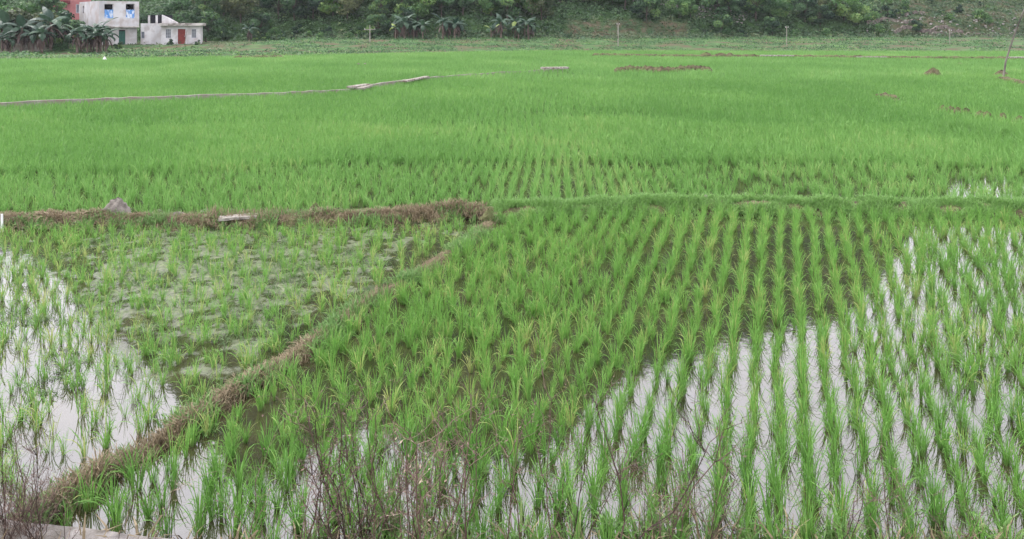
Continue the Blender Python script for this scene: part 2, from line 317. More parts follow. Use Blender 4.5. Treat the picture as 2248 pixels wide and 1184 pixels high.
# bunds (low earth banks) as strips along a line seen in the photo
diag_px = [(1100,448),(1066,500),(1004,545),(930,588),(800,668),(705,742),(600,806),(520,852),(430,915),(345,968),(250,1020),(150,1080),(85,1125),(20,1160)]
diag = np.array([G(x, y, .06) for x, y in diag_px])
b1_px = [(-160,474),(0,471),(250,470),(500,474),(700,466),(900,461),(1090,451),(1300,443),(1500,438),(1800,441),(2248,445),(2420,449)]
bund1 = np.array([G(x, y, .2) for x, y in b1_px])
def resample(P, step):
    P = np.asarray(P, float); d = np.r_[0, np.cumsum(np.hypot(*np.diff(P[:, :2], axis=0).T))]
    s = np.arange(0, d[-1], step); return np.stack([np.interp(s, d, P[:, k]) for k in range(P.shape[1])], 1)
def mound(P, hw, h, step=.12, nz=.3, seed=1, base=-.1, half=False):
    P = resample(P, step); wsc = (.62 + .38 * sm((P[:,0] + .6) / .8)) if half else 1.0; T = np.gradient(P, axis=0); T /= np.linalg.norm(T, axis=1)[:, None]; Nn = np.stack([-T[:,1], T[:,0]], 1)
    prof = [(-1.35, 0), (-1, .3), (-.7, .8), (-.3, 1), (.1, 1.02), (.5, .92), (.85, .5), (1.1, .2), (1.35, 0)]
    V = []
    for j, (a, b) in enumerate(prof):
        wob = wsc * (1 + 0 * P[:,0]) + nz * fnoise(P[:,0] * 3 + j * .7, P[:,1] * 3, 1.1, seed + j % 3)
        et = np.clip(np.minimum(np.arange(len(P)), np.arange(len(P))[::-1]) * step / .9, 0, 1) ** .6
        hh = np.where(b == 0, base, base + (h - base) * et * b * (1 + .35 * nz * fnoise(P[:,0] * 5, P[:,1] * 5 + j, .8, seed + 5)))
        V.append(np.c_[P + Nn * (a * hw * wob)[:, None], hh])
    V = np.stack(V, 1); n, k = V.shape[:2]; id_ = np.arange(n * k).reshape(n, k)
    Q = np.stack([id_[:-1,:-1], id_[1:,:-1], id_[1:,1:], id_[:-1,1:]], -1).reshape(-1, 4)
    return V.reshape(-1, 3), Q
for nm, P, hw, h, sd_ in (('earth_bund', bund1, .38, .17, 1), ('earth_bund', diag, .10, .07, 4)):
    v, q = mound(P, hw, h, seed=sd_, half=sd_ == 1); tag(link(nm, mesh_np(nm, v, q, M['mud'], smooth=True)), kind='structure')

# water: one sheet over all paddies
wx = np.arange(-95, 96, 1.0); wy = np.concatenate([np.arange(4.6, 16, .5), np.arange(16, 113, 2.0)])
WX, WY = np.meshgrid(wx, wy); WYc = np.minimum(WY, edge_y(WX) + .9)
def diag_x(y): return np.interp(y, diag[::-1, 1], diag[::-1, 0])
leftp = sm((diag_x(WYc) - WX) / .4) * (WYc < 15.2)
wpx, wpy = project(WX, WYc, 0)
scum = -.25 + leftp * (.33 + .12 * np.exp(-((wpx - 480) / 380) ** 2 - ((wpy - 610) / 110) ** 2) - .12 * sm((wpy - 800) / 120) - .16 * sm((260 - wpx) / 160))
idx = np.arange(WX.size).reshape(WX.shape)
Q = np.stack([idx[:-1,:-1], idx[:-1,1:], idx[1:,1:], idx[1:,:-1]], -1).reshape(-1, 4)
tag(link('water', mesh_np('water', np.stack([WX, WYc, 0 * WX], -1).reshape(-1, 3), Q, M['water'], {'scum': scum})), kind='structure')

# ---------------------------------------------------------------- rice
def clump(nb, segs, Lr, wid, spread, seed, upright=.5, rad=.02):
    """one tuft as arrays: V (nb,segs+1,2,3) plus tint / hgt"""
    r = np.random.default_rng(seed); s = np.linspace(0, 1, segs + 1)
    phi = r.uniform(0, 2*math.pi, nb); Ln = r.uniform(Lr[0], Lr[1], nb)
    th0 = np.abs(r.normal(0, .12, nb)) * spread + .02; bend = np.where(r.random(nb) < .42, np.abs(r.normal(upright * 2.1, .5, nb)), np.abs(r.normal(upright * .5, .25, nb))) * spread
    th = th0[:, None] + bend[:, None] * s[None] ** 1.6 * 1.35; th = np.minimum(th, 2.5)
    ds = Ln[:, None] / segs
    hr = np.cumsum(np.c_[np.zeros(nb), np.sin(th[:, :-1]) * ds], 1); vz = np.cumsum(np.c_[np.zeros(nb), np.cos(th[:, :-1]) * ds], 1)
    r0 = r.uniform(0, rad, nb); cx, cy = np.cos(phi), np.sin(phi)
    px = cx[:, None] * (hr + r0[:, None]); py = cy[:, None] * (hr + r0[:, None]); pz = vz - .02
    tw = phi + math.pi / 2 + r.normal(0, .7, nb)
    wd = wid * r.uniform(.7, 1.2, nb)[:, None] * (np.array([.7] + [1.0] * (segs - 1) + [.12]) if segs > 1 else np.array([1, .3]))[None] / 2
    dxy = np.stack([np.cos(tw), np.sin(tw)], 1)
    A = np.stack([px + dxy[:, :1] * wd, py + dxy[:, 1:] * wd, pz], -1); B = np.stack([px - dxy[:, :1] * wd, py - dxy[:, 1:] * wd, pz + wd * .5], -1)
    V = np.stack([A, B], 2)
    n = segs + 1; base = (np.arange(nb) * n * 2)[:, None] + (np.arange(segs) * 2)[None]
    Q = np.stack([base, base + 1, base + 3, base + 2], -1).reshape(-1, 4)
    tint = np.broadcast_to(np.clip(r.normal(.42, .19, nb), 0, 1)[:, None, None], (nb, n, 2)).reshape(-1)
    hg = np.broadcast_to(s[None, :, None], (nb, n, 2)).reshape(-1)
    return V.reshape(-1, 3), Q, tint, hg
def stamp(name, variants, X, Y, Z, S, T, mat, seed=3, lean=None):
    r = np.random.default_rng(seed); vs, qs, ts, hs = [], [], [], []; off = 0
    which = r.integers(0, len(variants), len(X)); rot = r.uniform(0, 6.283, len(X))
    for k, (v, q, t, h) in enumerate(variants):
        m = which == k; n = int(m.sum())
        if not n: continue
        c, s_ = np.cos(rot[m])[:, None], np.sin(rot[m])[:, None]; S_ = S[m][:, None]
        x = (v[:, 0] * c - v[:, 1] * s_) * S_ + X[m][:, None]; y = (v[:, 0] * s_ + v[:, 1] * c) * S_ + Y[m][:, None]; z = v[None, :, 2] * S_ + Z[m][:, None]
        if lean is not None: x = x + lean[0] * v[None, :, 2] * S_; y = y + lean[1] * v[None, :, 2] * S_
        vs.append(np.stack([x, y, z], -1).reshape(-1, 3)); qs.append((q[None] + (np.arange(n) * len(v))[:, None, None] + off).reshape(-1, 4)); off += n * len(v)
        ts.append(np.clip(t[None] + T[m][:, None], 0, 1).ravel()); hs.append(np.broadcast_to(h, (n, len(h))).ravel())
    return mesh_np(name, np.concatenate(vs), np.concatenate(qs), mat, {'tint': np.concatenate(ts), 'hgt': np.concatenate(hs)})

P_ = []                                   # near paddies: x, y, paddy
for k in range(-26, 24):                  # rows of the right paddy
    xb = 1637 + 70 * k
    def rowpt(yp): return G(1717 + (xb - 1717) * (yp + 150) / 1300., yp, .0)
    a = np.array(rowpt(1240.)); b = np.array(rowpt(462.)); Ln = np.hypot(*(b - a)); n = int(Ln / .138)
    for i in range(n):
        t = (i + random.gauss(0, .22)) / n; p = a + (b - a) * t; px, py = project(p[0], p[1], 0)
        rough_ = .03 + .05 * sm((1500 - px) / 500) * sm((900 - py) / 150) + .03 * sm((900 - px) / 400) + .05 * sm((px - 1850) / 200) * sm((1000 - py) / 200)
        p = p + np.array([random.gauss(0, rough_), random.gauss(0, .03)])
        if -150 < px < 2400 and p[1] > float(kerb_y(p[0])) + .12 and p[0] > float(diag_x(p[1])) + .23 and p[1] < np.interp(p[0], bund1[:,0], bund1[:,1]) - .38:
            if random.random() < .035: continue
            P_.append((p[0], p[1], 1))
            if random.random() < .42 * float(sm((1600 - px) / 500) * sm((860 - py) / 150)): P_.append((p[0] + random.gauss(0, .11), p[1] + random.gauss(0, .08), 1))
for yy in np.arange(5.0, 15.2, .235):      # the patchy left paddy
    for xx in np.arange(-12, 1, .22):
        x = xx + random.gauss(0, .055) + .06 * math.sin(yy * 1.3) - .05 * yy; y = yy + random.gauss(0, .05); px, py = project(x, y, 0)
        if -150 < px and y > float(kerb_y(x)) + .12 and x < float(diag_x(y)) - .24 and y < np.interp(x, bund1[:,0], bund1[:,1]) - .5 and random.random() > .04 + .12 * (fnoise(x, y, 1.2, 21) > .2):
            P_.append((x, y, 0))
            if random.random() < .32: P_.append((x + random.gauss(0, .09), y + random.gauss(0, .09), 0))
P_ = np.array(P_)
RV = [clump(int(rng.integers(20, 46)), 6, (.13, .37), .0058, rng.uniform(.85, 1.2), 100 + i, .55, rng.uniform(.02, .045)) for i in range(16)]
LV = [clump(int(rng.integers(16, 34)), 6, (.12, .34), .0058, rng.uniform(1.0, 1.35), 200 + i, .6, .035) for i in range(12)]
ppx, ppy = project(P_[:,0], P_[:,1], .1); vis = (ppx > -10) & (ppx < 2258) & (ppy < 1215)
dist = np.hypot(P_[:,0], P_[:,1]); order = np.argsort(np.where(vis, dist, 99)); solo = order[:300]
rest = np.setdiff1d(np.arange(len(P_)), solo)
rm = [mesh_np('rice_plant', v, q, M['rice'], {'tint': t, 'hgt': h}) for v, q, t, h in RV]
lm = [mesh_np('rice_plant', v, q, M['rice'], {'tint': t, 'hgt': h}) for v, q, t, h in LV]
for i in solo:
    x, y, pad = P_[i]; px = ppx[i]
    me = random.choice(rm if pad else lm); o = link('rice_plant', me, None, (x, y, 0), random.uniform(0, 6.28))
    s = random.uniform(.75, 1.2) * (1.0 if pad else .95); o.scale = (s, s, s * random.uniform(.9, 1.1))
    if not pad: tag(o, 'thin rice tuft in the water left of the diagonal dirt bund, nearest rows', 'rice plant', 'nearest rice tufts of the left paddy')
    elif px < 1250: tag(o, 'green rice tuft by the dead weeds right of the diagonal bund, nearest rows', 'rice plant', 'nearest rice tufts among the dead weeds')
    else: tag(o, 'full green rice tuft in a straight row over bright water, lower right', 'rice plant', 'nearest rice tufts in the straight rows')
for pad, var, lab, sd_ in ((1, RV, 'green rice in rows filling the large near paddy right of the diagonal bund', 5), (0, LV, 'patchy thin rice covering the weedy near paddy left of the diagonal bund', 6)):
    m = rest[P_[rest, 2] == pad]; n = len(m); S = rng.uniform(.64, 1.08, n) * (1.0 if pad else .98)
    T = .35 * (rng.random(n) < .03) + .12 * fnoise(P_[m,0], P_[m,1], 2.5, 30) + rng.normal(0, .08, n) + (0 if pad else .12)
    tag(link('rice_crop', stamp('rice_crop', var, P_[m,0], P_[m,1], np.zeros(n), S, T, M['rice'], sd_)), lab, 'rice', kind='stuff')

# mid and far fields
def in_poly(px, py, poly):
    inside = np.zeros(px.shape, bool); n = len(poly); j = n - 1
    for i in range(n):
        xi, yi = poly[i]; xj, yj = poly[j]
        c = ((yi > py) != (yj > py)) & (px < (xj - xi) * (py - yi) / (yj - yi + 1e-9) + xi); inside ^= c; j = i
    return inside
def seg_dist(x, y, P):
    d = np.full(x.shape, 1e9)
    for a, b in zip(P[:-1], P[1:]):
        ab = b - a; t = np.clip(((x - a[0]) * ab[0] + (y - a[1]) * ab[1]) / (ab @ ab + 1e-9), 0, 1)
        d = np.minimum(d, np.hypot(x - a[0] - t * ab[0], y - a[1] - t * ab[1]))
    return d
ZT = .36
path_px = [(-120,229),(0,224),(200,215),(400,208),(600,201),(770,192),(810,185),(900,172),(1000,161),(1100,154),(1245,146)]
path = np.array([G(x, y, ZT + .05) for x, y in path_px])
gaps = [[(-80,377),(200,376),(420,377),(800,352),(1300,357),(1700,352),(2300,368)],[(820,248),(1500,240),(1900,238),(2080,241),(2200,256),(2330,275)],[(1180,178),(1300,180),(1400,184),(1500,188),(1560,192)],
        [(1300,197),(1600,196),(1900,202),(1990,218)],[(1560,157),(1700,160),(1850,159)],[(2170,170),(2248,182),(2330,196)],[(700,134),(1000,140),(1300,137),(1600,142)],
        [(-50,152),(300,150),(620,158),(900,150)],[(-50,268),(500,262),(900,268),(1400,286),(2300,300)]]
gapsW = [np.array([G(x, y, .2) for x, y in g]) for g in gaps]
far_px = [(1290,119),(1500,122),(1740,122),(1900,124),(2100,126),(2330,127)]
farW = np.array([G(x, y, ZT) for x, y in far_px])
def field(y0, y1, sx, sy, jit, seed):
    r = np.random.default_rng(seed); yy = np.arange(y0 - 6, y1 + 6, sy); hx = y1 * .72 + 6
    X, Y = np.meshgrid(np.arange(-hx, hx, sx), yy); X = X.ravel(); Y = Y.ravel()
    X = X + .10 * Y * .3 + .12 * np.sin(Y * .35) + r.normal(0, jit, X.shape); Y = Y + r.normal(0, sy * .25, Y.shape)
    wv = 5 * fnoise(X, Y, 13, 99) * sm((Y - 22) / 15) + r.normal(0, 1.5, X.shape) * sm((Y - 35) / 10)
    k = (np.abs(X) < Y * .735 + 1.5) & (Y < edge_y(X) - .1) & (Y > np.interp(X, bund1[:,0], bund1[:,1]) + .45) & (Y + wv >= y0) & (Y + wv < y1)
    X, Y = X[k], Y[k]
    d = np.full(X.shape, 9.)
    for g in gapsW: d = np.minimum(d, seg_dist(X, Y, g) / (1 + np.hypot(g[:,0].mean(), g[:,1].mean()) / 60))
    k = (d > .10) & (seg_dist(X, Y, path) > .14) & (seg_dist(X, Y, farW) > 1.0)
    return X[k], Y[k]
stretch = []
def crop(y0, y1, sx, sy, var, seed, lab, mt='rice_mid'):
    X, Y = field(y0, y1, sx, sy, .03, seed)
    px, py = project(X, Y, .2); r = np.random.default_rng(seed + 50)
    back = sm((np.interp(px, [0, 420, 800, 1300, 1700, 2248], [377, 377, 352, 357, 352, 368]) - py) / 3)      # beyond the thin strip the stand is taller
    k = (back > .5) | (r.random(len(X)) > .10 + .30 * sm((px - 1500) / 300) * sm((py - 372) / 12) + .25 * (fnoise(X, Y, 1.5, 44) > .1) * sm((px - 400) / 600))
    for cx_, cy_, rx, ry in ((1320,248,190,4),(2110,282,60,6),(2180,292,60,5)):
        k &= ~((((px - cx_) / rx) ** 2 + ((py - cy_) / ry) ** 2 < 1) & (r.random(len(X)) < .55))
    X, Y, back, px, py = X[k], Y[k], back[k], px[k], py[k]; n = len(X)
    S = r.uniform(.85, 1.15, n) * (.88 + .2 * back)
    T = .22 * fnoise(X, Y, 7, 31) + .10 * fnoise(X, Y, 22, 35) + .10 * fnoise(X, Y, 2.2, 33) + r.normal(0, .10, n) - .05 + np.interp(py + 3 * fnoise(X, Y, 20, 61), [100, 128, 140, 152, 175, 195, 215, 238, 242, 266, 270, 300, 345, 352, 356, 440], [.10, .10, .02, .04, .08, .05, .0, 0, .07, .04, -.04, -.0, -.08, -.08, .06, .06])
    tag(link('rice_crop', stamp('rice_crop', var, X, Y, np.zeros(n), S, T, M[mt], seed)), lab, 'rice', kind='stuff')
A1 = [clump(26, 4, (.20, .42), .011, 1.0, 300 + i, .45, .05) for i in range(8)]
A2 = [clump(14, 3, (.22, .43), .018, 1.0, 400 + i, .4, .08) for i in range(8)]
A3 = [clump(9, 2, (.24, .44), .034, 1.0, 500 + i, .35, .12) for i in range(8)]
crop(14.0, 27, .25, .20, A1, 11, 'bright green rice of the field just beyond the grassy cross bund')
crop(27, 50, .27, .25, A2, 12, 'dense bright rice in the middle distance, up to the narrow concrete ditch')
crop(50, 115, .36, .36, A3, 13, 'rice of the farthest fields below the hillside, its green paled for haze', 'rice_far_hazed')

# ---------------------------------------------------------------- grass and straw on the bunds
def strip_pts(P, n, hw, seed, a=0, b=1):
    r = np.random.default_rng(seed); P = resample(P, .05); i = r.integers(int(a * len(P)), int(b * len(P)) - 1, n)
    T = np.gradient(P, axis=0); T /= np.linalg.norm(T, axis=1)[:, None]; o = r.normal(0, hw * .6, n)
    return P[i, 0] - T[i, 1] * o, P[i, 1] + T[i, 0] * o, o
GV = [clump(12, 3, (.06, .17), .010, 1.3, 600 + i, .7, .05) for i in range(6)]
FV = [clump(11, 4, (.06, .20), .009, 1.9, 620 + i, .9, .06) for i in range(8)]
SV = [clump(9, 3, (.08, .22), .009, 2.6, 700 + i, 1.1, .06) for i in range(6)]
def strip(name, P, n, hw, top, var, mat, seed, lab, a=0, b=1, sc_=1, cat='grass', dz=0, dy=0, patch=9):
    x, y, o = strip_pts(P, n, hw, seed, a, b); r = np.random.default_rng(seed); k = fnoise(x, y * 2, .8, seed) < patch; x, y, o = x[k], y[k], o[k]; n = len(x)
    sc_ = sc_ * (1 + .3 * fnoise(x, y, .6, seed + 2))
    z = top * np.clip(1.15 - np.abs(o) / hw * .8, .1, 1) - .02 + dz
    tag(link(name, stamp(name, var, x, y + dy, z, r.uniform(.6, 1.25, n) * sc_, r.normal(0, .12, n), mat, seed)), lab, cat, kind='stuff')
strip('bund_grass', bund1, 11000, .45, .19, FV, M['bundtop'], 21, 'short green grass carpeting the right half of the cross bund', .47, 1, .9, patch=.55)
strip('bund_grass', bund1, 1800, .42, .14, GV, M['weedgrass'], 22, 'sparse green grass tufts on the brown left half of the cross bund', 0, .47, 1.1, patch=.2)
strip('dry_straw', bund1, 2400, .32, .18, SV, M['straw'], 23, 'dead brown grass on the left half of the cross bund', 0, .465, cat='dead grass')
strip('dry_straw', diag, 2300, .12, .055, SV, M['straw'], 24, 'matted dead straw along the diagonal bund', 0, 1, .8, cat='dead grass')
strip('bund_grass', diag, 1500, .18, .04, GV, M['weedgrass'], 25, 'green weeds sprouting on the diagonal bund', .05, 1, 1.0, patch=.1)

# low weeds floating and creeping in the left paddy
n = 15000; r = np.random.default_rng(91); y = r.uniform(4.7, 14.6, n); x = r.uniform(-11.5, 0, n); qx, qy = project(x, y, 0)
k = (x < np.interp(y, diag[::-1, 1], diag[::-1, 0]) - .1) & (qx > -60) & (fnoise(x, y, .9, 92) + .9 * np.exp(-((qx - 430) / 330) ** 2 - ((qy - 620) / 190) ** 2) > .45 + .5 * r.random(n)); x, y = x[k], y[k]; n = len(x)
CV = [clump(7, 3, (.05, .14), .008, 3.0, 650 + i, 1.2, .06) for i in range(6)]
tag(link('water_weed', stamp('water_weed', CV, x, y, np.zeros(n), r.uniform(.6, 1.3, n), r.normal(0, .15, n), M['waterweed'], 93)), 'pale low weeds spreading over the water between the tufts of the left paddy', 'water weed', kind='stuff')

# ---------------------------------------------------------------- lumps, slabs, posts in the fields
def lump(name, px, py, z0, wx_, wy_, h, mat, label, cat, seed=0, rz=0, group=None, nz=.25):
    r = np.random.default_rng(seed); n, m = 22, 9; V = []; x0, y0 = (float(q) for q in G(px, py, z0))
    for j in range(m):
        f = j / (m - 1); rad = math.cos(f * math.pi / 2) ** .8
        for i in range(n):
            a = 2 * math.pi * i / n; k = 1 + nz * math.sin(a * 2 + seed) * .5 + nz * .5 * math.sin(a * 3 + seed * 2 + f * 3) + r.normal(0, nz * .25)
            V.append(((math.cos(a) * rad * (1 - .35 * math.sin(f * math.pi)) + .12 * f) * wx_ * k, math.sin(a) * rad * wy_ * k, h * f ** .85 * (1 + r.normal(0, nz * .3)) - .03))
    Q = [(j*n+i, j*n+(i+1)%n, (j+1)*n+(i+1)%n, (j+1)*n+i) for j in range(m-1) for i in range(n)]
    b = MB(); b.add(V, Q); o = b.build(name, mat, None, (x0, y0, z0), rz)
    for p in o.data.polygons: p.use_smooth = True
    return tag(o, label, cat, group)
lump('mud_mound', 252, 473, .12, .36, .22, .36, M['greymud'], 'grey heap of mud on the cross bund, at the left', 'mud heap', 2)
lump('mud_patch', 385, 478, .1, .22, .22, .14, M['greymud'], 'flat grey smear of mud on the bund right of the grey heap', 'mud', 5)
lump('stone', 1549, 434, .2, .07, .06, .09, M['slab'], 'small white stone on the green part of the cross bund', 'stone', 7)
lump('mud_mound', 2047, 168, .1, .75, .5, .62, M['mud'], 'dark isolated dirt mound in the far rice at the right', 'mud heap', 9)
for i, (px, py, s) in enumerate([(60,478,.16),(200,480,.2),(690,470,.2),(740,468,.24),(960,464,.22),(1010,462,.2),(870,462,.2),(1070,478,.16)]):
    lump('earth_clod', px, py, .1, s, s * .7, .13 + .05 * (i % 3), M['mud'], 'brown clod of earth and dead grass on the left half of the cross bund', 'clod', 30 + i, group='clods on the brown cross bund')
for i, (px, py) in enumerate([(2068,243),(2085,245),(2102,248),(2120,250),(2150,256),(2165,257),(2200,261),(2236,268)]):
    lump('earth_clod', px, py, .15, .28, .18, .26, M['mud'], 'brown clod in the broken row of dirt in the right of the field', 'clod', 50 + i, group='clods of the broken dirt row at right')
r_ = random.Random(4)
for i in range(24):
    px = 1355 + i * 8.6
    lump('earth_clod', px, 158 - 2 * math.sin(i * .4) - i * .06, .15, r_.uniform(.4, .65), .4, r_.uniform(.36, .5), M['mud'], 'brown clod in the weedy rubble row across the far field', 'clod', 70 + i, group='clods of the weedy rubble row')
for i, (px, py, wx_) in enumerate([(1548,126,1.2),(1580,127,1.4),(1600,127,.8)]):
    lump('earth_clod', px, py, .1, wx_, .5, .55, M['mud'], 'dark clod at the far edge of the rice, near the thin poles', 'clod', 95 + i, group='clods at the far rice edge')
def ridge_(pts, hw, h, label, seed, mat='mud'):
    v, q = mound(np.array([G(x, y, .3) for x, y in pts]), hw, h, step=.3, nz=.5, seed=seed); tag(link('earth_bund', mesh_np('earth_bund', v, q, M[mat], smooth=True)), kind='structure')
ridge_([(1912,204),(1950,210),(1986,218)], .25, .37, '', 3)
ridge_([(2178,169),(2205,172),(2248,182),(2330,200)], .3, .38, '', 5)
ridge_([(2090,138),(2128,139)], .4, .42, '', 6)
ridge_([(1290,119),(1400,120.5),(1500,122),(1740,123),(1900,124.5),(2100,126),(2330,127.5)], .35, .37, '', 7)
ridge_([(500,126),(560,125),(640,124)], .4, .40, '', 8)

def slab(name, p0, p1, z0, th, wid, mat, label, cat, parent=None, drop=None, tilt=0):
    a = np.array(G(*p0, z0 + th)); b = np.array(G(*p1, z0 + th)); d = b - a; Ln = float(np.hypot(*d)); an = math.atan2(d[1], d[0])
    m = MB(); n = max(2, int(Ln / .12)); rr = np.random.default_rng(int(p0[0]))
    V = []
    for i in range(n + 1):
        s = Ln * i / n; e0, e1 = rr.normal(0, wid * .05, 2)
        V += [(s, -wid/2 + e0, 0), (s, wid/2 + e1, 0), (s, wid/2 + e1 - .01, th), (s, -wid/2 + e0 + .01, th)]
    Fc = [(3,2,1,0), tuple(4*n + k for k in range(4))]
    for i in range(n):
        o = 4 * i; Fc += [(o, o+1, o+5, o+4), (o+1, o+2, o+6, o+5), (o+2, o+3, o+7, o+6), (o+3, o, o+4, o+7)]
    m.add(V, Fc); o = m.build(name, mat, None, (a[0], a[1], z0), an); o.rotation_euler = (tilt, 0, an)
    return tag(o, label, cat)
slab('concrete_slab', (480,477), (565,471), .17, .045, .26, M['slab'], 'long whitish concrete slab lying on the brown cross bund', 'slab')
pst = slab('marker_post', (2,470), (6,470), .0, .33, .035, M['white'], 'short white post on the cross bund at the left edge', 'post')
# ditch: raised concrete channel wall across the field
def wall_line(P, z1, hw, mat, name, label, cat):
    P = resample(P, .5); T = np.gradient(P, axis=0); T /= np.linalg.norm(T, axis=1)[:, None]; Nn = np.stack([-T[:,1], T[:,0]], 1)
    z1 = z1 + .035 * fnoise(P[:,0], P[:,1], 4, 71) - .13 * sm((P[:,1] - 44) / 14)
    rr = np.random.default_rng(9); hh = hw * (1 + rr.normal(0, .12, len(P)))[:, None]; zz = z1 + rr.normal(0, .012, len(P)); z0 = np.full(len(P), -.1)
    V = np.stack([np.c_[P - Nn * hh, z0], np.c_[P - Nn * hh, zz], np.c_[P + Nn * hh, zz], np.c_[P + Nn * hh, z0]], 1); n = len(P); i = np.arange(n * 4).reshape(n, 4)
    Q = np.concatenate([np.stack([i[:-1, k], i[1:, k], i[1:, k+1], i[:-1, k+1]], -1) for k in range(3)])
    return tag(link(name, mesh_np(name, V.reshape(-1, 3), Q, mat)), label, cat)
wall_line(path, ZT + .0, .085, M['concrete'], 'irrigation_ditch', 'narrow pale concrete ditch wall running across the rice from the left edge', 'ditch')
slab('concrete_slab', (768,190), (806,184), ZT + .0, .10, .45, M['slab'], 'pale broken concrete slab on the ditch, nearer of the two in the middle', 'slab')
slab('concrete_slab', (790,193), (812,186), ZT - .06, .1, .4, M['concrete'], 'grey slab lying beside the pale broken slab on the ditch', 'slab')
slab('concrete_slab', (888,177), (938,167), ZT + .0, .09, .35, M['slab'], 'narrow pale slab on the ditch, farther right than the broken one', 'slab')
slab('concrete_slab', (1190,148), (1246,147), ZT + .05, .14, .8, M['slab'], 'pale slab at the far end of the ditch', 'slab')
slab('concrete_slab', (1670,121), (1742,121.5), ZT - .05, .12, .9, M['slab'], 'long white concrete strip at the far edge of the rice, between two poles', 'slab')
slab('concrete_slab', (2214,125), (2262,125), ZT - .03, .12, .9, M['slab'], 'white concrete strip behind the leaning pole, at the right edge', 'slab')
slab('concrete_slab', (1880,124.5), (1945,124.7), ZT - .1, .12, .5, M['slab'], 'thin pale strip on the far bund left of the rightmost pole', 'slab')
for i, (px, py, c) in enumerate([(787,140.5,'left one of two white scraps in the far rice'), (801,140.5,'right one of two white scraps in the far rice')]):
    lump('plastic_scrap', px, py, ZT - .05,   .17, .14, .10, M['slab'], c, 'scrap', 120 + i)
lump('plastic_bag', 779, 94, .75, .42, .3, .8, M['white'], 'white bag standing in the vegetables left of the pole with the crossbar', 'bag', 130)
lump('plastic_bag', 229, 131, .25, .2, .2, .3, M['white'], 'small white bag at the rice edge in front of the banana clump', 'bag', 131)
lump('rock', 673, 86, 1.0, .55, .4, .55, M['rock'], 'pale rock at the foot of the hill, far left of the banana grove', 'rock', 132)

# kerb at the bottom left
kd = np.array([1, kslope]); kd /= np.linalg.norm(kd); kn = np.array([-kd[1], kd[0]])
m = MB(); rr = np.random.default_rng(2); a = np.array([kx0, ky0]) - kd * 3.2; n = 60; V = []
for i in range(n + 1):
    p = a + kd * (i * 8.0 / n); e = rr.normal(0, .006, 4); q = p - kn * (.30 + e[1])
    for pt, z in ((p + kn * e[0], -.12), (p + kn * e[0], .13 + e[2]), (p - kn * .02, .15 + e[2]), (q + kn * .02, .152 + e[3]), (q, .13), (q, -.12)): V.append((pt[0], pt[1], z))
Fc = [tuple(range(6)), tuple(6*n + k for k in range(5, -1, -1))]
for i in range(n):
    for k in range(5): o = 6 * i; Fc.append((o+k, o+6+k, o+7+k, o+k+1))
m.add(V, Fc); tag(m.build('concrete_kerb', M['kerb']), 'weathered concrete kerb along the near edge of the paddy, bottom left', 'kerb')

# ---------------------------------------------------------------- dead weeds on the near bank
def weed(seed, h, nbr=9, mass=False):
    r = random.Random(seed); P = []; tints = []
    vs, qs, ts, hs = [], [], [], []
    def tri_tube(pts, r0, r1, tint):
        n = len(vs); k = len(pts)
        for i, p in enumerate(pts):
            rad = r0 + (r1 - r0) * i / (k - 1)
            for j in range(3):
                a = j * 2.094; vs.append((p[0] + math.cos(a) * rad, p[1] + math.sin(a) * rad, p[2])); ts.append(tint); hs.append(1)
        for i in range(k - 1):
            for j in range(3): qs.append((n+i*3+j, n+i*3+(j+1)%3, n+(i+1)*3+(j+1)%3, n+(i+1)*3+j))
    def leaf(p, s, tint):
        a = r.uniform(0, 6.28); b = r.uniform(-1.2, .3); d = (math.cos(a)*math.cos(b), math.sin(a)*math.cos(b), math.sin(b)); n = len(vs)
        for (u, v) in ((0, 0), (.5, .2), (1, 0), (.5, -.2)):
            vs.append((p[0] + s*(u*d[0] - v*d[1]), p[1] + s*(u*d[1] + v*d[0]), p[2] + s*u*d[2])); ts.append(tint); hs.append(1)
        qs.append((n, n+1, n+2, n+3))
    def stem(p, az, tilt, L_, rad, lev, tint):
        k = 5; pts = [p]
        for i in range(k):
            az2 = az + r.gauss(0, .35); tl = tilt + r.gauss(0, .16); tilt = tilt * .96
            q = pts[-1]; s = L_ / k; pts.append((q[0] + s*math.sin(tl)*math.cos(az2), q[1] + s*math.sin(tl)*math.sin(az2), q[2] + s*math.cos(tl)))
        tri_tube(pts, rad, rad * .45, tint)
        if lev < 2:
            for _ in range(nbr if lev == 0 else 3):
                i = r.randint(1, k); stem(pts[i], r.uniform(0, 6.28), tilt + r.uniform(.3, .9), L_ * r.uniform(.18, .42), rad * .5, lev + 1, min(1, tint + r.uniform(-.1, .2)))
        for _ in range(1 if r.random() < .6 else 0): leaf(r.choice(pts[2:]), r.uniform(.008, .02), min(1, tint + r.uniform(0, .3)))
    for _ in range(1 if not mass else 3):
        stem((r.gauss(0, .03 if not mass else .10), r.gauss(0, .03), -.05), r.uniform(0, 6.28), abs(r.gauss(.16, .16)) + (.22 if mass else 0), h * r.uniform(.8, 1.05), .0042, 0, r.uniform(.15, .65))
    return mesh_np('dead_weed', vs, qs, M['twig'], {'tint': ts, 'hgt': hs})
WT = [weed(i, 1.0) for i in range(6)]; WM = [weed(20 + i, .62, 9, True) for i in range(6)]
def put_weed(px_top, py_top, Yb, me, hm, label, group=None, lean=0, rz=None):
    x, zt = W(px_top, py_top, Yb); zb = float(terrain(x, Yb)); s = max(.2, (zt - zb) / hm)
    o = link('dead_weed', me, None, (x - lean * (zt - zb), Yb, max(zb, -.02)), random.uniform(0, 6.28) if rz is None else rz)
    o.scale = (max(s, .8), max(s, .8), s)
    if lean: o.rotation_euler = (0, lean, 0)
    return tag(o, label, 'dead weed', group)
put_weed(1210, 865, 5.14, WT[0], .95, 'tallest bare dead weed stalk, standing alone at the bottom centre')
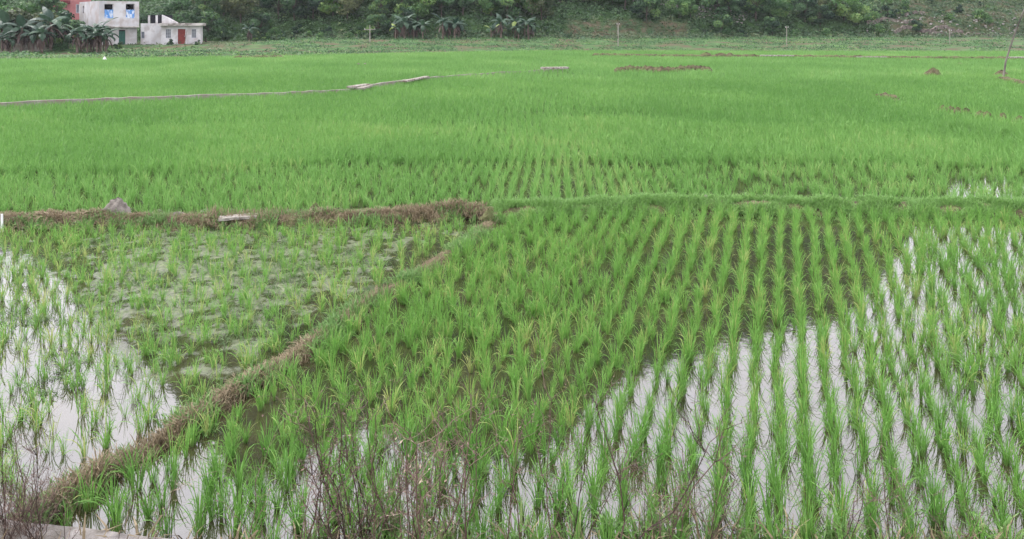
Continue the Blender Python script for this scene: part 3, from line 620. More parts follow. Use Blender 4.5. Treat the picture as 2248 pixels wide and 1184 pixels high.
put_weed(60, 900, 5.22, WT[1], .95, 'tall dark dead weed with forked twigs at the lower left edge')
put_weed(28, 985, 5.14, WT[2], .95, 'second dark dead weed at the left edge, shorter than the forked one')
put_weed(112, 960, 5.17, WT[3], .95, 'dead weed leaning right, just right of the forked one at lower left')
put_weed(450, 1035, 5.07, WT[4], .95, 'pale dead stalk leaning right over the kerb at lower left', lean=.55)
put_weed(240, 1060, 5.07, WT[5], .95, 'thin dead stalk standing in front of the kerb at lower left')
put_weed(1655, 1040, 5.12, WT[2], .95, 'thin pinkish dead stalk between the straight rows at the bottom')
put_weed(1540, 1070, 5.07, WT[4], .95, 'pale forked dead stalk leaning right at the bottom right of centre', lean=.3)
put_weed(700, 960, 5.17, WT[3], .95, 'tallest dead stalk left of the bottom centre thicket')
put_weed(900, 940, 5.22, WT[1], .95, 'thin bent dead stalk rising from the middle of the dead thicket')
for i in range(40):
    px = random.choice([random.uniform(560, 1320), random.uniform(620, 1180), random.uniform(1250, 1560), random.uniform(1900, 2248), random.uniform(-20, 110)])
    if px < 120: lab, gr, top = 'brown dead weed in the dark thicket at the lower left corner', 'dead weeds of the lower left thicket', random.uniform(1020, 1130)
    elif px < 1330: lab, gr, top = 'brown tangled dead weed in the long thicket at the bottom centre', 'dead weeds of the bottom centre thicket', random.uniform(930, 1090)
    elif px < 1700: lab, gr, top = 'low dead weed between the centre thicket and the straight rows', 'dead weeds right of the centre thicket', random.uniform(1060, 1150)
    else: lab, gr, top = 'low pale dead weed at the lower right corner', 'dead weeds at the lower right', random.uniform(1040, 1140)
    put_weed(px, top, random.uniform(5.0, 5.5), random.choice(WM), .58, lab, gr)
for i in range(9):
    put_weed(random.uniform(-30, 125), random.uniform(1010, 1120), random.uniform(5.25, 5.7), random.choice(WM), .58, 'brown dead weed in the dark thicket at the lower left corner', 'dead weeds of the lower left thicket')
n = 420; x = rng.uniform(-3.6, 3.6, n); y = rng.uniform(4.6, 5.5, n); z = terrain(x, y); z = np.maximum(z, 0); k = (np.abs(fnoise(x, y, .5, 77)) > .25) & ~((x < -1.6) & (y > 4.85))
tag(link('bank_grass', stamp('bank_grass', GV, x[k], y[k], z[k], rng.uniform(1, 2.2, k.sum()), rng.normal(.1, .15, k.sum()), M['weedgrass'], 61)), 'fine green grass among the dead weeds at the bottom edge', 'grass', kind='stuff')
n = 500; x = rng.uniform(-3.8, 3.6, n); y = rng.uniform(4.5, 5.35, n); z = np.maximum(terrain(x, y), 0)
tag(link('dry_straw', stamp('dry_straw', SV, x, y, z, rng.uniform(.8, 1.9, n), rng.normal(0, .15, n), M['straw'], 62)), 'dead brown grass covering the near bank at the bottom edge', 'dead grass', kind='stuff')

# ---------------------------------------------------------------- trees
def leaves(centres, radii, n, size, seed, flat=.75, low=0):
    r = np.random.default_rng(seed); c = np.asarray(centres, float); ra = np.asarray(radii, float); wgt = ra ** 2 / (ra ** 2).sum()
    w_ = r.choice(len(c), n, p=wgt); d = r.normal(size=(n, 3)); d /= np.linalg.norm(d, axis=1)[:, None]
    rad = ra[w_] * r.uniform(.55, 1.08, n) ** .6; p = c[w_] + d * rad[:, None] * np.array([1, 1, flat])
    nrm = d + r.normal(0, .7, (n, 3)) + np.array([0, 0, .35]); nrm /= np.linalg.norm(nrm, axis=1)[:, None]
    a = np.cross(nrm, r.normal(size=(n, 3))); a /= np.linalg.norm(a, axis=1)[:, None]; b = np.cross(nrm, a); s = size * r.uniform(.5, 1.25, n)[:, None]
    V = np.stack([p - a * s, p - b * s * .55, p + a * s, p + b * s * .55], 1).reshape(-1, 3); Q = np.arange(4 * n).reshape(n, 4)
    t = np.clip(.45 + r.normal(0, .18, n) + r.normal(0, .34, len(c))[w_], 0, 1)
    return V, Q, np.repeat(t, 4)
def make_tree(seed, h, wd, mat, nblob, n, size, name='broadleaf_tree', label='', cat='tree', skirt=.25):
    r = random.Random(seed); t = thing(name, label, cat)
    cs, rs = [], []
    for i in range(nblob):
        a = r.uniform(0, 6.28); f = r.random(); zc = h * (skirt + (1 - skirt - .15) * f); rr_ = wd * .5 * math.sin(math.pi * (.22 + .62 * f)) * r.uniform(.3, .95)
        cs.append((math.cos(a) * rr_, math.sin(a) * rr_, zc)); rs.append(wd * r.uniform(.11, .25))
    V, Q, tt = leaves(cs, rs, n, size, seed)
    link('crown', mesh_np('crown', V, Q, mat, {'tint': tt}), t)
    b = MB(); b.tube([(0,0,-.4), (r.gauss(0,.05)*h*.3, 0, h*.3), (r.gauss(0,.05)*h, r.gauss(0,.04)*h, h*.72)], [h*.026, h*.02, h*.008])
    for c_ in cs[:6]: b.tube([(0, 0, h * .28), (c_[0]*.5, c_[1]*.5, (c_[2] + h*.28) / 2 + .1), c_], [h*.011, h*.008, h*.003], 5)
    b.build('trunk', M['bark'], t); return t
kinds = {
 'dark': [make_tree(1, 6.5, 5.6, M['tree'], 16, 2400, .27), make_tree(2, 5.5, 5.0, M['tree'], 13, 2000, .25), make_tree(3, 8, 5.0, M['tree'], 18, 2600, .26)],
 'light': [make_tree(4, 6.0, 5.4, M['tree_light'], 15, 2300, .25), make_tree(5, 5, 5.8, M['tree_light'], 13, 2000, .24)],
 'olive': [make_tree(6, 5.5, 6.0, M['tree_olive'], 14, 2200, .24)],
 'bush': [make_tree(7, 2.4, 3.4, M['tree'], 9, 900, .2, 'bush', cat='bush', skirt=.1), make_tree(8, 2.0, 3.8, M['tree_light'], 9, 900, .19, 'bush', cat='bush', skirt=.1)],
}
used = set()
def place(kind, i, px, Yd, s, label, group=None, dz=0, rz=None):
    src = kinds[kind][i % len(kinds[kind])]; x = (px - 1124) / F * Yd; z = float(terrain(x, Yd)) + dz
    rz = random.uniform(0, 6.28) if rz is None else rz
    if id(src) not in used:
        used.add(id(src)); src.location = (x, Yd, z); src.rotation_euler = (0, 0, rz); src.scale = (s, s, s); src['label'] = label
        if group: src['group'] = group
        return src
    return dup(src, (x, Yd, z), rz, s, label, group)
named = [  # kind, px, distance, scale, label
 ('olive',0,60,97,1.05,'broad olive tree above the banana clump at the far left'),
 ('light',0,25,104,1.25,'tall light green tree at the top left corner'),
 ('dark',0,5,99,.95,'dark tree at the left edge below the light green one'),
 ('dark',1,128,101,.95,'dark tree beside the pink building, over the shadowed yard'),
 ('dark',1,150,98,.8,'dark rounded tree between the banana clump and the two storey house'),
 ('bush',0,118,95,1.2,'dark bush in the shadowed gap between the two left banana clumps'),
 ('dark',2,118,104,.95,'tall dark tree in front of the pink building'),
 ('light',1,98,106,1.15,'yellowish tree right of the olive one at the far left'),
 ('dark',2,385,114,.95,'tall dark tree right behind the low white house'),
 ('dark',1,338,116,.9,'dark tree behind the open upper floor between the houses'),
 ('dark',0,452,117,.85,'dark tree at the right end of the low white house'),
 ('light',0,1852,138,1.05,'large light green tree at the left end of the bare slope'),
 ('light',1,1885,137,.8,'round light green bush tree hanging over the terraces'),
 ('dark',1,1800,136,.8,'dark tree left of the large light green one at the right'),
 ('light',1,2112,150,.55,'small bright tree alone high on the bare slope'),
 ('olive',0,2065,148,.5,'small olive tree in the middle of the bare slope'),
 ('bush',0,2010,136,.8,'dark bush on the terraces of the bare slope'),
 ('bush',1,1925,135.5,.8,'dark low bush at the foot of the terraces on the right'),
 ('bush',0,1950,139.5,1.0,'long dark bush above the uppermost terrace'),
 ('bush',1,2155,139,.9,'bush at the low right end of the bare slope'),
]
for kind, i, px, Yd, s, lab in named: place(kind, i, px, Yd, s, lab)
r_ = random.Random(12)
for row, (Y0, cnt, s0) in enumerate(((122.5, 26, .62), (127, 30, .85), (132, 30, .95), (138, 28, 1.0))):
    for i in range(cnt):
        px = 430 + (1830 - 430) * (i + r_.uniform(.1, .9)) / cnt
        Yd = Y0 + 12 * float(sm(((px - 1124) / F * Y0 - 5) / 60)) + r_.uniform(-1.5, 1.5)
        if 1200 < px < 1400 and row < 2: continue
        if 1400 <= px < 1560 and row < 1: continue
        if row == 0 and (860 < px < 1180 and i % 2): continue
        kind = r_.choice(['dark', 'dark', 'dark', 'light', 'olive'] if row else ['bush', 'bush', 'dark'])
        side = 'left' if px < 820 else 'middle' if px < 1250 else 'right'
        lab = {'dark': 'dark green tree', 'light': 'light green tree', 'olive': 'olive brown tree', 'bush': 'low bush'}[kind] + ' in the ' + \
              {0: 'front fringe', 1: 'lower belt', 2: 'middle belt', 3: 'upper belt'}[row] + ' of the wooded hill, ' + {'left': 'left of the crossbar pole', 'middle': 'above the banana groves', 'right': 'above the rubble terraces'}[side]
        place(kind, r_.randint(0, 2), px, Yd, s0 * r_.uniform(.75, 1.25), lab, lab.split(' in the ')[0] + 's, ' + lab.split(' in the ')[1])
for i in range(9):
    px = 2185 + i * 14; place('dark' if i % 2 else 'light', i, px, 172 + r_.uniform(-3, 8), 1.1, 'tree on the farther hill beyond the right end of the bare slope', 'trees of the farther hill at right')
r_ = random.Random(31)
for i in range(34):                                              # shrubs on the bare slope
    px = r_.uniform(1890, 2170); Yd = r_.uniform(137, 156)
    place('bush', i, px, Yd, r_.uniform(.3, .75), 'small shrub scattered on the bare slope above the terraces', 'shrubs of the bare slope')
for i in range(16):
    px = r_.uniform(1215, 1500); Yd = r_.uniform(134, 146)
    place('bush', i, px, Yd, r_.uniform(.3, .7), 'small shrub among the rubble terraces in the middle', 'shrubs of the rubble terraces')
for i in range(9):
    px = r_.uniform(560, 860); place('bush', i, px, r_.uniform(119, 123), r_.uniform(.35, .6), 'small shrub at the hill foot around the crossbar pole', 'shrubs at the hill foot')
for i, (px, Yd, s, lab) in enumerate([(262, 99, .42, 'small dark bush in front of the green door'), (374, 102.5, .35, 'small bush under the left window of the low white house'), (434, 102.8, .3, 'tiny brownish bush under the right window of the low white house')]):
    place('bush', 0, px, Yd, s, lab)
# undergrowth and the forest above the frame
def scatter_leaves(name, n, fx, fy, size, mat, seed, lab, cat, hmax, keep=None):
    r = np.random.default_rng(seed); y = r.uniform(*fy, n); x = r.uniform(-1, 1, n) * fx(y); z = terrain(x, y); k = np.ones(n, bool) if keep is None else keep(x, y, z); x, y, z = x[k], y[k], z[k]; n = len(x)
    lump_ = np.clip(.55 + .6 * fnoise(x, y, 1.3, seed), .05, 1.2); z = z + r.uniform(0, 1, n) ** .7 * hmax * lump_
    nrm = r.normal(0, .6, (n, 3)) + np.array([0, -.3, .8]); nrm /= np.linalg.norm(nrm, axis=1)[:, None]
    a = np.cross(nrm, r.normal(size=(n, 3))); a /= np.linalg.norm(a, axis=1)[:, None]; b = np.cross(nrm, a); s = size * r.uniform(.5, 1.3, n)[:, None]; p = np.stack([x, y, z], 1)
    V = np.stack([p - a*s, p - b*s*.6, p + a*s, p + b*s*.6], 1).reshape(-1, 3)
    t = np.clip(.45 + .28 * fnoise(x, y, 3, seed + 1) + r.normal(0, .16, n) + (.35 * np.sin(y * .8 + .02 * x + 1.2) if name == 'vegetable_crop' else 0), 0, 1)
    tag(link(name, mesh_np(name, V, np.arange(4*n).reshape(n, 4), mat, {'tint': np.repeat(t, 4)})), lab, cat, kind='stuff')
wide = lambda y: y * .74 + 4
def bare(x, y, z): return dryness(x, y, z) > .45
rk = np.random.default_rng(77)
scatter_leaves('undergrowth', 90000, wide, (119, 150), .22, M['under'], 41, 'dense green undergrowth covering the lower wooded hillside', 'undergrowth', 1.1, lambda x, y, z: (y > foot_y(x)) & ~bare(x, y, z))
scatter_leaves('dry_scrub', 150000, wide, (119, 158), .2, M['dryunder'], 42, 'brown and dull green scrub on the bare slope and terraces', 'scrub', .9, lambda x, y, z: (y > foot_y(x) - 3) & (dryness(x, y, z) > .2) & (rk.random(len(x)) < .7))
scatter_leaves('forest', 60000, lambda y: y * .78 + 8, (150, 262), .95, M['tree'], 43, 'forest covering the steep upper hill', 'forest', 4.5, lambda x, y, z: (z > 5) & ((x < .62 * y) | (y > 168)))
scatter_leaves('vegetable_crop', 210000, wide, (76, 136), .115, M['crop'], 44, 'low blue green vegetable rows between the rice and the hill', 'vegetables', .42,
    lambda x, y, z: (y > edge_y(x) + .7) & (y < foot_y(x) + 1) & (np.sin(y * 2.6 + .15 * x) > -.35) & (fnoise(x, y, 9, 55) < .45) & ~((x < -37) & (y > 97)))
scatter_leaves('weeds', 16000, lambda y: 0 * y + 80, (74, 100), .15, M['weedgrass'], 45, 'bright weeds along the far rice edge below the houses', 'weeds', .6,
    lambda x, y, z: (y > edge_y(x) + .2) & (y < edge_y(x) + 3.2) & (x < -20))
scatter_leaves('weeds', 9000, lambda y: 0 * y + 70, (95, 112), .14, M['dryunder'], 46, 'dull weeds in front of the white houses', 'weeds', .4,
    lambda x, y, z: (x < -36) & (z > .5))

# ---------------------------------------------------------------- banana plants
def banana(seed, h, nl, dead, name='banana_plant'):
    r = random.Random(seed); t = thing(name, '', 'banana plant')
    b = MB(); b.tube([(0, 0, -.3), (.02, 0, h * .3), (.05 * r.uniform(-1, 1), .04, h * .62)], [h * .042, h * .035, h * .022], 8); b.build('stem', M['stem'], t)
    def paddle(az, up, L_, wd, droop, mat, name, tint, dz=0):
        n = 9; V = []; tt = []; x = z = 0.; th = up; ca, sa = math.cos(az), math.sin(az); z = h * .58 + dz
        for i in range(n + 1):
            f = i / n; ww = wd * (math.sin(math.pi * min(1, max(.02, (f - .12) / .88)) ** .75) if f > .12 else .04) + .01; j = r.gauss(0, .02)
            V += [(ca*x - sa*ww, sa*x + ca*ww, z - ww*.55 + j), (ca*x, sa*x, z), (ca*x + sa*ww, sa*x - ca*ww, z - ww*.55 - j)]; tt += [tint] * 3
            x += L_ / n * math.cos(th); z += L_ / n * math.sin(th); th -= droop / n
        Q = []
        for i in range(n): o = 3 * i; Q += [(o, o+1, o+4, o+3), (o+1, o+2, o+5, o+4)]
        link(name, mesh_np(name, V, Q, mat, {'tint': tt}), t)
    for k in range(nl):
        f = k / nl; paddle(k * 2.4 + r.gauss(0, .2), 1.35 - f * .9, h * r.uniform(.5, .68), h * .095, 1.5 + f * 1.5, M['banana'], 'leaf', min(1, max(0, r.gauss(.45, .22) + (.5 if k == 0 and seed == 1 else 0))))
    for k in range(dead):
        paddle(r.uniform(0, 6.28), r.uniform(-.9, -.2), h * r.uniform(.4, .58), h * .035, 1.3, M['banana_dead'], 'dead_leaf', r.random(), -.05 * h)
    return t
BN = [banana(1, 3.6, 9, 6), banana(2, 3.2, 8, 7), banana(3, 4.0, 9, 4), banana(4, 2.7, 6, 8), banana(5, 4.3, 7, 9)]
bu = set()
def put_banana(i, px, Yd, s, label, group=None):
    i = (i * 7 + int(px)) % 5; src = BN[i]; s *= random.uniform(.85, 1.12); x = (px - 1124) / F * Yd; z = float(terrain(x, Yd)); rz = random.uniform(0, 6.28)
    if i not in bu:
        bu.add(i); src.location = (x, Yd, z); src.rotation_euler = (0, 0, rz); src.scale = (s, s, s); src['label'] = label
        if group: src['group'] = group
    else: dup(src, (x, Yd, z), rz, s, label, group)
put_banana(2, 547, 117, .95, 'lone banana plant standing left of the crossbar pole on the green strip')
for i, px in enumerate([170, 178, 184, 192, 199, 206, 213, 220, 227, 233]):
    put_banana(i, px, 92 + (i % 3) * 1.3, 1.0 + .12 * (i % 2), 'banana plant in the clump in front of the two storey house', 'banana clump before the two storey house')
for i, (px, Yd, s) in enumerate([(4, 91, 1.0), (22, 92, .95), (48, 93, 1.15), (72, 92, 1.05), (92, 91.5, .9), (112, 94, 1.35), (140, 97, 1.2), (60, 96, 1.3), (14, 95, 1.3), (36, 96, 1.2), (84, 96, 1.25), (100, 97, 1.3), (126, 96, 1.1)]):
    put_banana(i + 1, px, Yd, s, 'banana plant in the large clump at the far left edge', 'banana clump at the left edge')
for i, px in enumerate([868, 880, 888, 897, 908, 915, 928]):
    put_banana(i, px, 118.5 + (i % 2) * 1.6, 1.02, 'banana plant of the dark leaved grove right of the crossbar pole', 'left banana grove at the hill foot')
for i, px in enumerate([972, 985, 998, 1006]):
    put_banana(i + 1, px, 118.5 + (i % 2) * 1.5, .92, 'banana plant of the small grove in the middle of the hill foot', 'middle banana grove at the hill foot')
for i, px in enumerate([1078, 1086, 1100, 1131, 1138, 1152, 1160, 1167]):
    put_banana(i, px, 119 + (i % 2) * 1.6, .95, 'banana plant of the pale stemmed grove left of the rubble terraces', 'right banana grove at the hill foot')

# ---------------------------------------------------------------- poles
def pole(px, Yb, top_py, r0, label, cross=False):
    x = (px - 1124) / F * Yb; zb = float(terrain(x, Yb)); _, zt = W(px, top_py, Yb); h = zt - zb
    t = thing('utility_pole', label, 'pole', (x, Yb, zb)); b = MB(); b.tube([(0,0,-.3), (0,0,h*.5), (0,0,h)], [r0, r0*.85, r0*.7], 8); b.build('shaft', M['pole'], t)
    b = MB()
    if cross: b.box(-.85, .85, -.16, -.08, h - .75, h - .65)
    else: b.box(-.22, .22, -.13, -.08, h - .3, h - .25)
    b.build('crossarm', M['pole'], t)
    for sx in ((-.75, .75) if cross else (-.18, .18)):
        b = MB(); zc = h - .65 if cross else h - .24; b.tube([(sx, -.12, zc), (sx, -.12, zc + .05), (sx, -.12, zc + .14)], [.02, .035, .018], 6); b.build('insulator', M['white'], t)
pole(812, 110, 55, .09, 'concrete pole with a wide crossbar before the wooded hill', True)
pole(1357, 108, 50, .085, 'tallest thin concrete pole, in front of the rubble terraces')
pole(1727, 112, 57, .06, 'thin pale pole in front of the woods, middle of the three at right')
pole(2085, 112, 64, .06, 'thin pale pole in front of the bare slope')
# leaning pole at right
bx, by = (float(q) for q in G(2203, 166, .35)); m = MB(); pts = []
for i, (px, py) in enumerate([(2203,168),(2208,135),(2219,100),(2231,65),(2245,30),(2262,-10),(2285,-60)]):
    x, z = W(px, py, by); pts.append((x - bx, 0, z - .3))
m.tube(pts, [.07, .06, .055, .05, .045, .035, .02], 7); t = m.build('leaning_pole', M['bamboo'], None, (bx, by, .3)); tag(t, 'bare wooden pole leaning right out of a dirt mound at the right edge', 'pole')
lump('mud_mound', 2197, 168, .12, .7, .5, .45, M['mud'], 'low dark dirt mound at the foot of the leaning pole', 'mud heap', 140)

# ---------------------------------------------------------------- terraces and rubble
for i, (p0, p1, Yd, h) in enumerate([((1230,80),(1330,82),136,.5), ((1330,74),(1450,78),138,.6), ((1300,62),(1400,60),141,.55), ((1380,52),(1440,50),144,.5),
                                     ((1900,70),(2010,72),138,.5), ((1960,80),(2110,84),136,.5), ((2040,90),(2200,90),134.5,.4), ((1930,60),(2030,57),141,.45)]):
    x0 = (p0[0] - 1124) / F * Yd; x1 = (p1[0] - 1124) / F * Yd; n = max(4, int((x1 - x0) / .5)); m = MB(); rr = np.random.default_rng(i); V = []
    for k in range(n + 1):
        x = x0 + (x1 - x0) * k / n; y = Yd + .5 * math.sin(k * .5 + i) + rr.normal(0, .07); zt = float(terrain(x, y)); hh = h * (1 + rr.normal(0, .15))
        V += [(x, y - .3, zt - .5), (x, y - .2, zt + hh), (x, y + .35, zt + hh), (x, y + .4, zt - .3)]
    Fc = [(0,1,2,3), tuple(4*n + q for q in (3,2,1,0))]
    for k in range(n):
        o = 4 * k
        for q in range(3): Fc.append((o+q, o+4+q, o+5+q, o+q+1))
    m.add(V, Fc); where = 'the rubble terraces in the middle' if i < 4 else 'the bare slope at the right'
    nm_ = ['lowest left', 'lowest right', 'second from the top', 'topmost', 'left middle', 'second lowest', 'lowest', 'topmost'][i]
    tag(m.build('terrace_wall', M['wallstone']), 'dry stone terrace wall, ' + nm_ + ' on ' + where, 'wall')
def rubble(name, n, pxr, Yr, seed, lab):
    r = np.random.default_rng(seed); b = MB()
    for _ in range(n):
        px = r.uniform(*pxr); Yd = r.uniform(*Yr); x = (px - 1124) / F * Yd; z = float(terrain(x, Yd)) + .08; s = r.uniform(.05, .17)
        V = [(x + s * r.uniform(.6, 1.2) * a, Yd + s * b_ * r.uniform(.6, 1.1), z + s * .8 * c * r.uniform(.6, 1.2) + .1) for a in (-1, 1) for b_ in (-1, 1) for c in (-1, 1)]
        b.add(V, [(0,1,3,2),(4,6,7,5),(0,4,5,1),(2,3,7,6),(0,2,6,4),(1,5,7,3)])
    tag(b.build(name, M['rock']), lab, 'rubble', kind='stuff')
rubble('rubble', 420, (1380, 1480), (136, 147), 3, 'pale broken stones strewn over the rubble terraces')
rubble('rubble', 260, (1480, 1640), (133, 138), 4, 'pale stones along the hill foot right of the terraces')
rubble('rubble', 160, (1900, 2230), (133, 141), 5, 'scattered pale stones at the foot of the bare slope')

# ---------------------------------------------------------------- houses
def frame_box(m, x0, x1, z0, z1, y, t=.06, d=.05):
    m.box(x0, x0+t, y-d, y, z0, z1); m.box(x1-t, x1, y-d, y, z0, z1); m.box(x0+t, x1-t, y-d, y, z1-t, z1); m.box(x0+t, x1-t, y-d, y, z0, z0+t)
def wall_with_holes(m, x0, x1, z0, z1, y0, y1, holes):
    """front wall slab between y0 and y1 with rectangular openings (x0,x1,z0,z1)"""
    xs_ = sorted({x0, x1, *[h[0] for h in holes], *[h[1] for h in holes]}); zs_ = sorted({z0, z1, *[h[2] for h in holes], *[h[3] for h in holes]})
    for a, b in zip(xs_[:-1], xs_[1:]):
        run = None
        for c, d in zip(zs_[:-1], zs_[1:]):
            solid = not any(h[0] < (a+b)/2 < h[1] and h[2] < (c+d)/2 < h[3] for h in holes)
            if solid and run is None: run = c
            if not solid and run is not None: m.box(a, b, y0, y1, run, c); run = None
        if run is not None: m.box(a, b, y0, y1, run, zs_[-1])
# two storey house: local x to the right along the front, local y into the house
Yh = 101.; hx0 = (217.6 - 1124) / F * Yh; gz = float(terrain(hx0 + 2, Yh + 2)) - .05
K1 = .0616 * .97
def zof(py, Yd): return W(250, py, Yd)[1]
house = thing('concrete_house', 'unfinished two storey grey concrete house with green door and tarpaulins in its upper windows', 'house', (hx0, Yh, gz), R(45))
w1 = 5.15; dep = 9.2; zf = zof(58, 103) - gz; zt = zof(3, 103) - gz
sx = lambda px: (px - 217.6) / 96.8 * w1
m = MB(); hol = [(sx(230), sx(251), zof(39, 102) - gz, zof(9, 102) - gz), (sx(281.6), sx(303), zof(39, 104) - gz, zof(9, 104) - gz)]
wall_with_holes(m, 0, w1, zf, zt, 0, .22, hol)
side_hole = (6.9, 7.7, zof(29, 104) - gz, zof(13, 104) - gz)
m2 = MB(); wall_with_holes(m2, .22, dep, zf, zt, 0, .22, [side_hole])
m.add([(y, x, z) for x, y, z in m2.v], [f[::-1] for f in m2.f])
m.box(w1 - .22, w1, .22, dep, zf, zt); m.box(.22, w1 - .22, dep - .22, dep, zf, zt)
m.build('upper_wall', M['plaster'], house)
m = MB(); m.box(.22, w1 - .22, .22, dep - .22, zt - .35, zt - .15); m.build('roof', M['roofslab'], house)
m = MB(); m.box(-.03, w1 + .03, -.03, dep, zf - .16, zf - .002); m.build('floor_slab', M['roofslab'], house)
dx0, dx1 = sx(269.5), sx(285.5); zd0, zd1 = zof(99, 104.5) - gz, zof(66, 104.5) - gz
m = MB(); wall_with_holes(m, .1, w1, -.6, zf - .16, .9, 1.1, [(dx0, dx1, zd0, zd1)]); m.box(.1, .3, 1.1, dep - .2, -.6, zf - .16); m.box(w1 - .2, w1, 1.1, dep - .2, -.6, zf - .16); m.build('lower_wall', M['plaster_pale'], house)
m = MB(); m.box(.3, w1 - .3, 3.2, 3.25, 0, zf - .2); m.box(.3, w1 - .3, 3.0, 3.05, zf + .05, zt - .4); m.build('interior_shade', M['dark'], house)  # near-black sheets stand for the shade behind door and windows
d = MB(); d.box(dx0, dx1, .98, 1.03, zd0, zd0 + 1.95); do = d.build('door', M['green_door'], house)
d = MB(); d.box(dx0, dx1, .99, 1.02, zd0 + 1.99, zd1); d.build('transom', M['dark'], do)
d = MB(); d.box(dx0 - .5, dx1 + .5, .2, .9, -.5, zd0 - .01); d.build('step', M['concrete'], house)
for h in hol:
    zmid = h[2] + (h[3] - h[2]) * .58; n = 14; V = []
    for i in range(n + 1):
        for j in range(7): V.append((h[0] + .01 + (h[1] - h[0] - .02) * i / n, -.03 + .03 * math.sin(i * 1.3 + j) + (.03 if j else 0), h[2] - .08 + (zmid - h[2] + .08) * j / 6 + (.04 * math.sin(i * 1.9) if j == 6 else 0)))
    m = MB(); m.add(V, [(i*7+j, (i+1)*7+j, (i+1)*7+j+1, i*7+j+1) for i in range(n) for j in range(6)])
    m.build('tarpaulin', M['tarp'], house)
    f = MB(); frame_box(f, h[0], h[1], h[2], h[3], .2, .05, .04); f.build('window_frame', M['frame'], house)
# low house
Yl = 104.; lx0 = (353.5 - 1124) / F * Yl; glz = zof(97, Yl)
low = thing('low_house', 'low white house with a flat concrete roof and a red door', 'house', (lx0, Yl, glz), R(20))
wl = 5.15; lx = lambda px: (px - 353.5) / 88.3 * wl; zl = lambda py: zof(py, 105) - glz
m = MB(); H2 = [(lx(363.5), lx(375.6), zl(84), zl(64)), (lx(390.5), lx(407.6), zl(97), zl(64)), (lx(421), lx(432), zl(84), zl(64))]
wall_with_holes(m, 0, wl, -.5, zl(57), 0, .2, H2); m.box(0, .2, .2, 6, -.5, zl(57)); m.box(wl-.2, wl, .2, 6, -.5, zl(57)); m.box(.2, wl-.2, 5.8, 6, -.5, zl(57)); m.build('wall', M['plaster_pale'], low)
m = MB(); m.box(-.15, wl + .45, -.7, 6.2, zl(57) + .002, zl(51)); m.build('roof', M['roofslab'], low)
m = MB(); m.box(.2, wl-.2, 2, 2.05, 0, zl(58)); m.build('interior_shade', M['dark'], low)  # dark sheet painted as the shade of the room
d = MB(); d.box(H2[1][0], H2[1][1], .1, .15, -.02, H2[1][3] - .02); dd = d.build('door', M['red_door'], low)
d = MB(); d.box(H2[1][0] + .85, H2[1][0] + .89, .05, .1, 1.0, 1.15); d.build('handle', M['frame'], dd)
for h in (H2[0], H2[2]):
    f = MB(); frame_box(f, h[0], h[1], h[2], h[3], .08, .05, .05)
    for k in (1, 2): xk = h[0] + (h[1]-h[0]) * k / 3; f.box(xk-.015, xk+.015, .03, .06, h[2]+.05, h[3]-.05)
    for k in (1, 2): zk = h[2] + (h[3]-h[2]) * k / 3; f.box(h[0]+.05, h[1]-.05, .0, .028, zk-.015, zk+.015)
    ff = f.build('window', M['frame'], low)
    g = MB(); g.box(h[0]+.05, h[1]-.05, .1, .12, h[2]+.05, h[3]-.05); g.build('pane', M['glass'], ff)
xx = lx0 + lx(409) * math.cos(R(20)) + .5 * math.sin(R(20)); yy = Yl + lx(409) * math.sin(R(20)) - .5 * math.cos(R(20))
m = MB(); m.tube([(-.15, 0, 0), (0, .38, 1.9)], .04, 6); tag(m.build('wooden_prop', M['slab'], None, (xx, yy, glz)), 'thin pale plank leaning beside the red door', 'plank')
# joining part with open upper storey
c0 = np.array([hx0 + w1 * math.cos(R(45)), Yh + w1 * math.sin(R(45))]); c1 = np.array([lx0, Yl])
c0 = c0 + np.array([.08, .25]); vv = (c1 + np.array([-.03, .3])) - c0; Lm = float(np.hypot(*vv)); am = math.atan2(vv[1], vv[0])
mid = thing('roofless_annex', 'grey annex with an open roofless upper storey between the two white houses', 'house', (c0[0], c0[1], glz), am)
ax = lambda px: (px - 314.4) / 39.1 * Lm; za = lambda py: zof(py, 104.5) - glz
m = MB(); hw_ = (max(.05, ax(311.5) + .3), ax(318) + .3, za(85), za(70)); wall_with_holes(m, 0, Lm, -.5, za(51.5), 0, .2, [hw_]); m.box(0, .2, .2, 4.2, -.5, za(51.5) - .35); m.box(0, Lm, 4.2, 4.4, -.5, za(51.5)); m.build('wall', M['plaster_pale'], mid)
m = MB(); m.box(0, Lm, .2, 4.2, za(51.5) - .3, za(51.5) - .12); m.build('floor_slab', M['roofslab'], mid)
for k, px in enumerate((328, 342)): m = MB(); m.box(ax(px), ax(px) + .2, 0, .2, za(51.5) + .002, za(34)); m.build('column', M['plaster_pale'], mid)
m = MB(); m.box(0, Lm, 2.2, 2.4, za(51.5), za(33)); m.build('shade_sheet', M['dark'], mid)  # near-black sheet added to paint the shade inside the open storey
m = MB(); m.add([(Lm, 0, za(51)), (Lm, 0, za(33)), (Lm + .9, .33, za(40)), (Lm + 1.95, .7, za(50)), (Lm+1.95, .7, za(51)), (Lm, .2, za(51)), (Lm, .2, za(33)), (Lm + .9, .53, za(40)), (Lm + 1.95, .9, za(50)), (Lm+1.95, .9, za(51))],
      [(0,4,3,2,1), (5,6,7,8,9), (1,2,7,6), (2,3,8,7), (3,4,9,8), (0,1,6,5), (4,0,5,9)]); m.build('gable_wall', M['plaster_pale'], mid)
f = MB(); frame_box(f, hw_[0], hw_[1], hw_[2], hw_[3], .08, .04, .04); ff = f.build('window', M['frame'], mid)
g = MB(); g.box(hw_[0]+.04, hw_[1]-.04, .1, .12, hw_[2]+.04, hw_[3]-.04); g.build('pane', M['glass'], ff)
